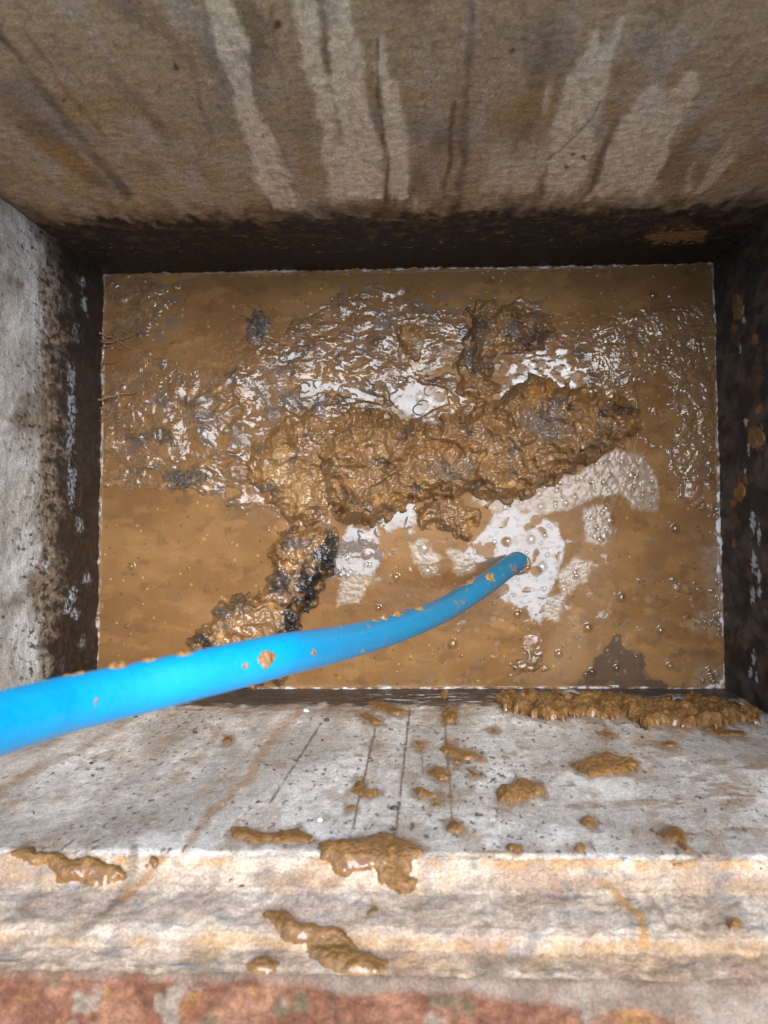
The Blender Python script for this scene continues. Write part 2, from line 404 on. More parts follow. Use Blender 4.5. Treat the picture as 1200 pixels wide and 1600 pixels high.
def build_left():
    w = W_left; u, z = wall_grid(w, .0018, .0016, ext=.03); x, y = project(w.at(u, z))
    f = fbm(u*30, z*18, 5, 101); g = fbm(u*160, z*90, 4, 102); v = fbm(u*10, z*8, 4, 103)
    c = mix(lin(188, 184, 178), lin(222, 222, 222), sm(-.1, .5, v+.3*f))
    c = mix(c, lin(120, 104, 88), sm(.12, .5, fbm(u*20, z*9, 4, 104))*.7)
    t1 = .165+.03*fbm(u*9, z*0, 3, 105)+.03*fbm(u*50, z*50, 4, 106)
    tan = mix(lin(128, 106, 84), lin(168, 152, 134), sm(-.1, .4, g))
    c = mix(c, tan, sm(t1+.02, t1-.02, z)*.85)
    c = mix(c, lin(62, 46, 34), sm(.26, .40, fbm(u*130, z*70, 5, 107, .7)+.2*fbm(u*22, z*22, 3, 99)+.2*sm(.22, .12, z)-.14*sm(.16, .26, z))*.9)
    t2 = .126+.03*fbm(u*9, z*0+3, 3, 108)+.06*fbm(u*50, z*24, 5, 109, .6)
    dk = sm(t2+.02, t2-.025, z)
    dark = mix(lin(25, 21, 19), lin(58, 48, 40), sm(.1, .6, fbm(u*45, z*90, 4, 110)))
    c = mix(c, dark, dk*.93)
    # back corner is darker, near the pipe corner darker
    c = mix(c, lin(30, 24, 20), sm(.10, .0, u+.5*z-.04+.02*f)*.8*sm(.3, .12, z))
    pl = np.zeros_like(u)
    for py, pxx, sy, k in [(475, 132, 14, 1), (440, 128, 7, .8), (590, 112, 22, 1), (640, 112, 30, 1), (690, 110, 26, .9), (760, 112, 30, 1), (745, 112, 18, .9), (820, 124, 16, .7), (905, 135, 9, .9), (930, 113, 14, 1), (950, 105, 12, 1), (960, 118, 8, .8), (880, 72, 6, .8), (762, 55, 7, .6), (1005, 128, 10, .6), (520, 118, 12, .6)]:
        uu, zz = w.hit(pxx, py)
        r = sy/1150.
        d = np.hypot((u-uu)/r, (z-zz)/(.012))+.9*fbm(u*130, z*90, 3, 111)
        pl = np.maximum(pl, sm(1.15, .5, d)*k)
    pl *= sm(-.3, .15, fbm(u*250, z*160, 3, 112))
    c = mix(c, lin(196, 206, 222), pl*.85)  # bluish-white wet glints painted into the wall colour
    h = .001*fbm(u*110, z*60, 5, 113)+.0018*fbm(u*20, z*20, 3, 114)+.001*pl
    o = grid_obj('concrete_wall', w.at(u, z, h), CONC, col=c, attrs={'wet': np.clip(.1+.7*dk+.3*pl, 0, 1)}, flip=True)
    tag(o, 'pale grey concrete wall with dark speckled wet foot, on the left side of the pit', 'concrete wall')
build_left()

def build_right():
    w = W_right; u, z = wall_grid(w, .0018, .0016, ext=.03); x, y = project(w.at(u, z))
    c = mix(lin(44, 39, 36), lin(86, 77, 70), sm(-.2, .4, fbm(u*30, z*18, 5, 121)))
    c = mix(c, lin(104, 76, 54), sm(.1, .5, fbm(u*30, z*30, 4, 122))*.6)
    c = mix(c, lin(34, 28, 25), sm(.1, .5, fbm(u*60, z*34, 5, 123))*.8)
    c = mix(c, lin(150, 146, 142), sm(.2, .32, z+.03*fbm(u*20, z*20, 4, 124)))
    for px, py, rx, ry, k in [(1153, 480, 10, 22, 1), (1147, 512, 5, 8, .8), (1180, 530, 6, 9, .8), (1185, 590, 8, 6, .4), (1182, 684, 13, 20, 1), (1186, 640, 5, 8, .8), (1157, 768, 10, 16, 1), (1147, 785, 6, 7, 1), (1165, 750, 6, 8, .9), (1147, 850, 3, 8, .7), (1142, 1000, 4, 10, .5), (1134, 960, 4, 5, .8), (1165, 1010, 5, 6, .4)]:
        d = np.hypot((x-px)/rx, (y-py)/ry)+.7*fbm(u*120, z*140, 4, 125)
        c = mix(c, lin(150, 104, 56), sm(1.1, .6, d)*k)
    pl = np.zeros_like(u)
    for px, py, rx, ry in [(1162, 500, 3, 6), (1156, 545, 2, 8), (1165, 660, 3, 7), (1170, 700, 3, 10), (1176, 815, 4, 18), (1186, 835, 3, 14), (1178, 880, 5, 16), (1186, 900, 5, 12), (1176, 930, 4, 14), (1188, 925, 4, 8), (1178, 1030, 3, 12), (1172, 1050, 3, 8), (1182, 1060, 3, 8), (1164, 735, 2, 6)]:
        d = np.hypot((x-px)/rx, (y-py)/ry)+.9*fbm(u*200, z*160, 3, 126)
        pl = np.maximum(pl, sm(1.1, .5, d))
    c = mix(c, lin(205, 212, 225), pl*.9)  # small white glints near the water, painted as colour
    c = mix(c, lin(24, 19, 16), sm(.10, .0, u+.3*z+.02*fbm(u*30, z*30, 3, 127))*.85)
    h = .001*fbm(u*110, z*60, 5, 128)+.0015*fbm(u*20, z*20, 3, 129)
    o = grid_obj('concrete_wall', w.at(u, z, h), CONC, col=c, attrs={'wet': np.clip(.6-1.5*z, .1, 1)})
    tag(o, 'dark wet concrete wall with ochre mud spots, on the right side of the pit', 'concrete wall')
build_right()

def ell(cx, cy, rx, ry, n=10, rot=0, j=.18, seed=0):
    r = random.Random(seed*7+int(cx)); out = []
    for i in range(n):
        a = 2*math.pi*i/n; k = 1+r.uniform(-j, j); ex, ey = rx*k*math.cos(a), ry*k*math.sin(a)
        out.append((cx+ex*math.cos(rot)-ey*math.sin(rot), cy+ex*math.sin(rot)+ey*math.cos(rot)))
    return out
SP = [
 ([(770, 1092), (800, 1085), (830, 1090), (870, 1088), (905, 1095), (935, 1090), (975, 1088), (1005, 1100), (1050, 1098), (1085, 1090), (1110, 1100), (1150, 1108), (1182, 1112), (1178, 1128), (1140, 1130), (1110, 1138), (1070, 1138), (1030, 1132), (1005, 1138), (985, 1125), (940, 1124), (900, 1120), (870, 1125), (820, 1118), (790, 1108)], 10.5, 'long ragged bank of mud along the foot of the pale wall', 7, .8),
 ([(358, 1298), (385, 1296), (430, 1304), (468, 1298), (486, 1308), (484, 1316), (440, 1318), (400, 1316), (360, 1310)], 5, 'long thin mud splat on the edge of the lip, left of the widest splat', 2, .45),
 ([(497, 1318), (540, 1314), (590, 1310), (605, 1304), (635, 1315), (662, 1332), (650, 1352), (640, 1362), (652, 1378), (640, 1386), (610, 1388), (590, 1378), (585, 1362), (545, 1364), (522, 1362), (508, 1345)], 7, 'widest mud splat, folded over the edge of the lip', 3, .5),
 ([(20, 1328), (45, 1325), (75, 1336), (110, 1345), (135, 1342), (165, 1350), (200, 1364), (200, 1378), (150, 1380), (115, 1372), (80, 1358), (35, 1346), (22, 1342)], 7, 'knobbly mud streak at the far left of the lip', 2.5, .5),
 ([(408, 1430), (440, 1422), (470, 1440), (500, 1450), (535, 1452), (555, 1480), (605, 1500), (590, 1530), (560, 1536), (520, 1530), (500, 1505), (480, 1480), (445, 1468)], 7, 'largest blurred mud splat, sliding diagonally down to the bricks', 2, .5),
 ([(386, 1510), (400, 1496), (420, 1490), (436, 1505), (428, 1522), (395, 1526)], 6, 'small mud splat beside the largest blurred one, near the bricks', 1.5, .4),
 ([(896, 1196), (925, 1186), (945, 1180), (975, 1188), (998, 1192), (996, 1204), (965, 1208), (930, 1212), (905, 1206)], 7, 'flat wide mud splat below the long mud bank', 2, .7),
 ([(776, 1236), (795, 1232), (806, 1224), (830, 1222), (848, 1228), (853, 1242), (825, 1250), (800, 1257), (780, 1252)], 9, 'plump double mud splat in the middle of the pale wall', 1.5, .5),
 ([(669, 1206), (682, 1198), (698, 1206), (702, 1218), (688, 1222), (672, 1214)], 7, 'mud splat level with the flat wide one, beside the long drip line', 1.5, .5),
 ([(644, 1236), (656, 1230), (672, 1240), (686, 1246), (668, 1250), (650, 1245)], 6, 'slanting mud splat left of the long drip line', 1.5, .4),
 ([(696, 1294), (706, 1284), (718, 1288), (726, 1298), (712, 1302), (698, 1300)], 6, 'mud splat at the lower end of the long drip line', 1.2, .4),
 ([(548, 1236), (558, 1220), (568, 1224), (574, 1236), (594, 1240), (580, 1246), (560, 1242)], 6, 'comma shaped mud splat on the left thin drip line', 1.2, .3),
 ([(686, 1172), (704, 1162), (722, 1172), (745, 1178), (755, 1186), (730, 1186), (700, 1180)], 4, 'flat tailed mud splat at the top of the long drip line', 2, .4),
 (ell(704, 1119, 11, 11, 10, 0, .15), 8, 'round mud lump stuck high on the long drip line', 1.5, .4),
 (ell(694, 1086, 7, 7, 9, 0, .1), 6, 'small mud ball at the foot of the pale wall, above the round lump', 1, .3),
 ([(576, 1098), (600, 1098), (625, 1108), (640, 1114), (615, 1116), (590, 1108)], 3.5, 'thin mud smear close to the dark foot of the pale wall', 1.5, .4),
 ([(562, 1118), (572, 1114), (590, 1124), (600, 1132), (580, 1130)], 3.5, 'short slanting mud smear under the thin smear', 1, .4),
 (ell(918, 1285, 10, 7, 9), 6, 'round mud dab below the plump double splat', 1, .3),
 (ell(909, 1326, 9, 6, 9), 6, 'mud dab closest to the lip, under another dab', 1, .3),
 (ell(804, 1324, 13, 5, 9), 3, 'flat oval mud dab near the lip', 1, .3),
 ([(1032, 1302), (1050, 1290), (1072, 1302), (1070, 1318), (1088, 1338), (1074, 1332), (1056, 1316), (1040, 1312)], 4, 'tadpole shaped mud splat with its tail running to the lip', 1.6, .4),
 (ell(1146, 1442, 12, 10, 9), 6, 'round mud dab on the blurred lip at the right', 1, .3),
 (ell(240, 1348, 8, 9, 9), 5, 'single mud dab right of the knobbly streak', 1, .3),
 (ell(582, 1425, 12, 6, 9, -.5), 3, 'thin mud dab just above the largest blurred splat', 1, .3),
 ([(1100, 1138), (1125, 1140), (1165, 1144), (1160, 1150), (1125, 1150)], 3, 'flat mud strip under the right end of the long bank', 1.5, .4),
 (ell(1045, 1163, 10, 4, 9), 3, 'small flat mud dab under the long bank, nearest its right end', 1, .3),
 ([(930, 1146), (945, 1143), (962, 1150), (950, 1152)], 3, 'tiny arrow shaped mud dab under the middle of the long bank', .8, .3),
 (ell(356, 1156, 7, 4, 8), 3, 'curled mud dab on the pale wall just below the blue pipe', 1, .3),
 (ell(549, 1263, 7, 3, 8), 3, 'tiny mud dab under the comma shaped splat', .8, .3),
 (ell(656, 1162, 6, 4, 8, .4), 3, 'tiny mud dab at the top of a short drip', .8, .3),
 (ell(716, 1191, 6, 3, 8), 3, 'tiny mud dab below the flat tailed splat', .8, .3),
 (ell(682, 1259, 7, 3.5, 8), 3, 'tiny mud dab below the slanting splat', .8, .3),
 ([(728, 1200), (738, 1205), (752, 1214), (740, 1214)], 2.5, 'thin slanting mud smear right of the tall drip line', .8, .3),
 (ell(1060, 1352, 9, 4, 8), 3, 'small mud dab under the tail of the tadpole shaped splat', .8, .3),
 (ell(772, 1143, 4, 3, 8), 3, 'speck of mud under the left end of the long bank', .6, .3),
]

def build_near():
    w = W_near
    zs = np.concatenate([np.arange(-.1, .466, .0018), np.arange(.466, .494, .0007), np.arange(.494, .532, .0015), np.arange(.532, .5665, .0007)])
    us = np.linspace(-.004, w.L+.004, int(w.L/.0016)); u, z = np.meshgrid(us, zs)
    x, y = project(w.at(u, z))
    v = fbm(u*7, z*5, 4, 141); f = fbm(u*20, z*14, 5, 142); g = fbm(u*90, z*60, 4, 143)
    c = mix(lin(170, 165, 160), lin(214, 212, 210), sm(-.3, .5, v+.4*f))
    c = mix(c, lin(160, 150, 140), sm(.05, .6, fbm(u*12+4, z*5, 4, 144))*.7)
    c = mix(c, lin(150, 128, 108), sm(.1, .6, fbm(u*26, z*8, 4, 145))*.45)
    c = mix(c, lin(130, 120, 114), sm(.2, .5, g)*.35)
    # streaks
    for ln, wd, k, cc in [
        ([(640, 1108), (630, 1200), (622, 1270), (614, 1330)], 2.0, .9, (92, 70, 52)),
        ([(696, 1090), (696, 1150), (703, 1220), (708, 1300)], 2.6, .8, (100, 78, 58)),
        ([(693, 1085), (695, 1135)], 8, .6, (120, 98, 74)),
        ([(586, 1140), (570, 1210), (552, 1290), (545, 1312)], 2.0, .9, (92, 70, 52)),
        ([(502, 1130), (470, 1180), (422, 1254)], 1.6, .85, (100, 82, 66)),
        ([(658, 1165), (660, 1210)], 2, .7, (110, 88, 66)),
        ([(470, 1110), (420, 1160), (390, 1215), (330, 1270), (285, 1335)], 9, .6, (162, 126, 92)),
        ([(450, 1120), (400, 1160), (370, 1200), (300, 1250)], 5, .4, (160, 130, 100)),
        ([(350, 1130), (310, 1190), (240, 1240)], 7, .4, (150, 126, 100)),
        ([(190, 1130), (110, 1180), (60, 1200), (0, 1235)], 8, .5, (140, 118, 96)),
        ([(210, 1330), (200, 1380), (170, 1425), (130, 1455), (0, 1475)], 12, .6, (112, 102, 96)),
        ([(250, 1345), (225, 1370), (200, 1400)], 10, .7, (172, 130, 90)),
        ([(0, 1463), (300, 1466), (420, 1462)], 4, .7, (214, 176, 110)),
        ([(560, 1484), (700, 1486), (900, 1484), (1000, 1480)], 8, .85, (208, 164, 96)),
        ([(940, 1380), (1000, 1430), (1010, 1480)], 10, .7, (190, 150, 100)), ([(1010, 1390), (1040, 1440), (1200, 1490)], 6, .5, (150, 130, 112)),
        ([(700, 1340), (800, 1338), (900, 1345), (1200, 1352)], 7, .6, (222, 190, 140))]:
        d = lsd(ln, x, y)+(.45*wd+.6)*fbm(u*90, z*60, 3, 150)
        c = mix(c, lin(*cc), sm(wd+.6, wd*.3, d)*k)
    # wet stain round each splat, runs below
    for p, hh_, *_r in SP:
        A = np.array(p); sel = (x > A[:, 0].min()-25) & (x < A[:, 0].max()+25) & (y > A[:, 1].min()-25) & (y < A[:, 1].max()+25)
        if not sel.any(): continue
        d = psd(p, x[sel], y[sel])+12*fbm(u[sel]*70, z[sel]*30, 5, 157); k = np.zeros_like(x); k[sel] = sm(-11, -1, d)
        c = mix(c, lin(126, 98, 68), k*.7)
    # smudges
    for px, py, rx, ry, k in [(760, 1250, 60, 18, .25), (905, 1260, 30, 6, .6), (860, 1200, 60, 10, .3), (1000, 1255, 60, 8, .5), (1130, 1235, 40, 14, .5), (1100, 1215, 40, 8, .4), (890, 1225, 14, 5, .6), (1060, 1250, 10, 6, .6), (1040, 1300, 30, 12, .4), (1100, 1305, 30, 8, .4), (775, 1330, 40, 4, .6), (1165, 1300, 30, 8, .5), (940, 1175, 60, 5, .3), (1160, 1250, 20, 14, .5), (1175, 1200, 30, 5, .5), (560, 1180, 10, 3, .6), (1120, 1190, 25, 6, .5),(1040,1180,40,5,.5),(1015,1165,30,6,.5)]:
        d = np.hypot((x-px)/rx, (y-py)/ry)+1.2*fbm(u*60, z*120, 4, 151)
        c = mix(c, lin(128, 104, 82), sm(1.15, .4, d)*k*1.2)
    c = mix(c, lin(70, 58, 50), sm(.50, .56, fbm(u*190, z*80, 3, 152)+.25*fbm(u*9, z*6, 2, 1523))*.85)
    c = mix(c, lin(142, 120, 96), sm(.12, .5, fbm(u*34, z*20, 5, 1521))*.5)
    c = c*(1+.16*fbm(u*240, z*130, 3, 1522))[..., None]
    c = lift(c, 1.2)
    # foot
    t = .084+.016*fbm(u*14, z*0, 4, 153)+.02*fbm(u*60, z*90, 4, 154)
    c = mix(c, lin(146, 118, 90), sm(t+.045, t, z)*.8*sm(-.5, .3, fbm(u*20, z*60, 3, 158)))
    foot = sm(t+.01, t-.012, z)
    c = mix(c, mix(lin(40, 34, 31), lin(78, 69, 62), sm(0, .5, fbm(u*40, z*140, 4, 155))), foot*.92)
    c = mix(c, lin(200, 208, 220), sm(.22, .36, fbm(u*30, z*160, 4, 156))*sm(.02, .035, z)*sm(.09, .06, z)*sm(.40, .5, u/w.L)*.8)
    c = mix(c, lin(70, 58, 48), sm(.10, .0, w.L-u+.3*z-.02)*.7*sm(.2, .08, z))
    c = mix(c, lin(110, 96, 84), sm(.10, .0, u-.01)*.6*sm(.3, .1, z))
    # upper frame: pinkish, crumbly
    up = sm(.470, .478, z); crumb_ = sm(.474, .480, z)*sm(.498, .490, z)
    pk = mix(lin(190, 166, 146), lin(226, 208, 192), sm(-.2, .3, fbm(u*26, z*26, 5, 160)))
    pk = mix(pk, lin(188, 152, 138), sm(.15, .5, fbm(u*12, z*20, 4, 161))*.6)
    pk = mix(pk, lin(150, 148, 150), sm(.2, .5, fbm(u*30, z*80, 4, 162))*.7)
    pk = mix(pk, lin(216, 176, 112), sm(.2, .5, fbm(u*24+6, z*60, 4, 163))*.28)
    flat = np.maximum(crumb_, sm(.538, .545, z)); pk = mix(pk, pk*.72+.28*mix(lin(92, 76, 60), lin(170, 134, 90), sm(-.2, .3, fbm(u*40, z*50, 5, 164))), flat*.9)  # level ledges: grime tint, and colour darkened to offset the full sun
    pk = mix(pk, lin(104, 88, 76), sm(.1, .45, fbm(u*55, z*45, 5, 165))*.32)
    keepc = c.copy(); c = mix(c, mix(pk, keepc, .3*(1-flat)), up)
    crumb = sm(.482, .487, z)*sm(.495, .490, z)
    nz = fbm(u*60, z*60, 4, 166)
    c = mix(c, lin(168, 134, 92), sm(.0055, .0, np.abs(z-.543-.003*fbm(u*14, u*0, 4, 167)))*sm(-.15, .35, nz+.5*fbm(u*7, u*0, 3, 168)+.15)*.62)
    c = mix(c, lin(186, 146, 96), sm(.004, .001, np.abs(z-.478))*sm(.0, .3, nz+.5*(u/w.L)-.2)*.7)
    c = mix(c, lin(236, 234, 230), sm(.003, .0006, np.abs(z-.4725))*sm(-.3, .2, nz)*.6)  # pale line on the lip edge, a highlight put into the colour
    for ln, wd, k_, cc in [([(210, 1330), (200, 1380), (170, 1425), (130, 1455), (0, 1475)], 10, .6, (118, 106, 98)), ([(255, 1340), (225, 1375), (195, 1405)], 9, .7, (176, 130, 84)),
            ([(330, 1372), (270, 1420), (250, 1462)], 16, .45, (150, 142, 136)), ([(60, 1380), (20, 1440)], 12, .5, (140, 132, 126)), ([(940, 1380), (1000, 1430), (1010, 1480)], 9, .7, (190, 140, 80)), ([(1010, 1390), (1040, 1440), (1120, 1475), (1200, 1490)], 6, .6, (146, 122, 100)),
            ([(880, 1380), (905, 1400)], 7, .7, (130, 126, 126)), ([(560, 1180+200), (590, 1420)], 4, .5, (150, 116, 76)), ([(270, 1505), (300, 1508)], 8, .7, (140, 146, 156)), ([(335, 1500), (345, 1505)], 7, .7, (130, 136, 146)), ([(980, 1385), (990, 1470)], 5, .4, (120, 104, 90))]:
        d = lsd(ln, x, y)+(.6*wd+1)*fbm(u*70, z*50, 4, 169); c = mix(c, lin(*cc), sm(wd+1.5, wd*.2, d)*k_)
    c = mix(c, lin(110, 88, 66), crumb*sm(-.1, .4, f)*.5)
    h = .0006*fbm(u*110, z*60, 5, 170)*(1-up)+.0012*fbm(u*12, z*12, 3, 171)+up*.0014*fbm(u*150, z*90, 4, 172)+up*.0024*fbm(u*26, z*14, 4, 173)
    wetv = np.clip(.14+.6*foot, 0, 1); Pn = w.at(u, z, h); zr = zs[:, None]+0*u
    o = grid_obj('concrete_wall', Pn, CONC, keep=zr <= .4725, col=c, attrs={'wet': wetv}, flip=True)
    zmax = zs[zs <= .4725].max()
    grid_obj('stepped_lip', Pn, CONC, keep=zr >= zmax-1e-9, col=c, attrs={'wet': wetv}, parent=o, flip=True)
    tag(o, 'whitish grey concrete wall spattered with brown mud, stepped lip below the bricks', 'concrete wall')
build_near()

# outer ground and brick kerb --------------------------------------------------
def rimpt(w, u, o): return np.array([*(w.a+w.U*u+w.N*o)])
inn = [cTL[:2], cTR[:2], cBR[:2]+np.array([0, -.028]), cBL[:2]+np.array([0, -.028])]
OUT = 60.0; outc = [(-OUT, OUT), (OUT, OUT), (OUT, -OUT), (-OUT, -OUT)]
V = [(p[0], p[1], RIM) for p in inn]+[(x, y, RIM) for x, y in outc]+[(p[0], p[1], RIM-.1) for p in inn]
Fc = [(i, (i+1) % 4, 4+(i+1) % 4, 4+i) for i in range(4)]
Fc = [f[::-1] for f in Fc]
g = raw_obj('ground', V[:8], Fc, PAVE, smooth=False); tag(g, kind='structure')

def build_kerb():
    # one course of bricks behind the lip, rough top
    a = W_near; u, o = np.meshgrid(np.linspace(-.05, a.L+.05, 560), np.linspace(.0275, .135, 100))
    top = RIM+.0065
    s = o-.0275
    col0 = mix(lin(116, 76, 56), lin(142, 102, 80), sm(-.3, .4, fbm(u*22, o*22, 5, 181)))
    col0 = mix(col0, lin(96, 60, 42), sm(.05, .5, fbm(u*40, o*40, 4, 182))*.8)
    col0 = mix(col0, lin(150, 108, 62), sm(.25, .5, fbm(u*30+5, o*30, 4, 183))*.8)
    col0 = mix(col0, lin(100, 90, 70), sm(.25, .5, fbm(u*30+9, o*34, 4, 184))*.8)
    col0 = mix(col0, lin(140, 126, 114), sm(.3, .5, fbm(u*36+2, o*36, 4, 185))*.9)
    # joints every 0.225
    j = np.abs((u+.06) % .225-.1125); jm = sm(.1065, .1115, j)
    sb = np.interp(u/a.L, [0, .1, .3, .5, .65, .8, 1], [-.006, -.003, .004, .010, .016, .036, .08])
    pl = sm(.004, -.004, s-sb-.010*fbm(u*16, o*30, 4, 187))
    pc = mix(lin(126, 110, 98), lin(152, 140, 130), sm(-.3, .4, fbm(u*30, o*30, 4, 188)))
    col0 = mix(col0, lin(120, 104, 92), jm*.15); col0 = col0*(1+.5*fbm(u*160, o*160, 4, 189))[..., None]; col0 = mix(col0, pc, pl*.9)
    hh = .0022*fbm(u*60, o*60, 5, 190)+.0018*fbm(u*14, o*14, 3, 191)-.003*jm*(1-pl)
    edge = sm(.0, .006, s)
    P = np.zeros(u.shape+(3,)); P[..., 0] = a.a[0]+a.U[0]*u+a.N[0]*o; P[..., 1] = a.a[1]+a.U[1]*u+a.N[1]*o
    P[..., 2] = top+hh-.006*(1-edge)-.012*sm(.1, .1075, s)
    k = grid_obj('brick_kerb', P, CONC, col=col0, attrs={'wet': np.full(u.shape, .05)}, flip=True)
    tag(k, 'rough red brick kerb with flaking pale mortar along the bottom of the photo', 'brick kerb')
build_kerb()

# ------------------------------------------------------------------ water & sludge fields (surface coordinates in photo pixels at water level)
STEP = 1.2
def quad_grid(step=STEP, over=0.004):
    """grid filling the pit floor"""
    nx = int(985/step); ny = int(665/step)
    s, t = np.meshgrid(np.linspace(-over, 1+over, nx), np.linspace(-over, 1+over, ny))
    P = cTL*(1-s)[..., None]*(1-t)[..., None]+cTR*s[..., None]*(1-t)[..., None]+cBL*(1-s)[..., None]*t[..., None]+cBR*s[..., None]*t[..., None]
    P[..., 2] = 0; x, y = project(P); return P, x, y, s, t
GP, GX, GY, GS, GT = quad_grid()
BROWN, BROWN2 = lin(103, 74, 45), lin(118, 88, 56)

pools_mirror = [
 [(548, 812), (552, 822), (575, 833), (588, 820), (592, 850), (600, 870), (585, 895), (545, 902), (518, 903), (512, 895), (530, 850)],
 [(590, 815), (605, 800), (618, 775), (640, 772), (650, 790), (645, 835), (625, 822), (600, 830)],
 [(735, 850), (760, 822), (775, 800), (800, 788), (835, 795), (850, 810), (872, 822), (882, 850), (876, 880), (868, 905), (855, 935), (845, 975), (820, 950), (790, 940), (772, 925), (792, 900), (770, 885), (735, 880), (722, 872)],
 [(606, 600), (630, 606), (640, 590), (660, 600), (695, 608), (700, 630), (675, 640), (650, 656), (625, 640), (612, 625)],
 [(800, 565), (840, 555), (880, 562), (905, 590), (900, 612), (850, 604), (810, 612), (765, 632), (760, 618), (785, 598)],
 [(470, 595), (520, 598), (560, 612), (600, 622), (598, 632), (540, 618), (500, 612), (470, 620)],
 [(520, 640), (545, 650), (540, 675), (520, 660)], [(470, 660), (492, 655), (498, 690), (478, 700)], [(300, 660), (330, 655), (345, 665), (320, 670)]]
film_polys = [
 [(740, 775), (790, 778), (850, 755), (900, 740), (960, 705), (1005, 715), (1025, 745), (1030, 800), (1000, 795), (965, 772), (930, 775), (890, 790), (850, 802), (800, 795), (770, 800)],
 [(912, 795), (950, 790), (955, 830), (945, 850), (918, 845)], [(870, 900), (900, 870), (925, 880), (915, 905), (880, 930)],
 [(640, 850), (660, 842), (672, 860), (690, 868), (685, 880), (650, 880)], [(658, 885), (680, 885), (684, 898), (664, 902)],
 [(700, 860), (735, 865), (745, 890), (715, 900)], [(535, 900), (580, 900), (560, 940), (528, 945)], [(840, 930), (880, 930), (870, 970), (850, 960)],
 [(1090, 1040), (1130, 1040), (1132, 1075), (1085, 1073)], [(1080, 955), (1130, 955), (1130, 990), (1085, 985)], [(1100, 860), (1125, 820), (1130, 950), (1105, 940)]]

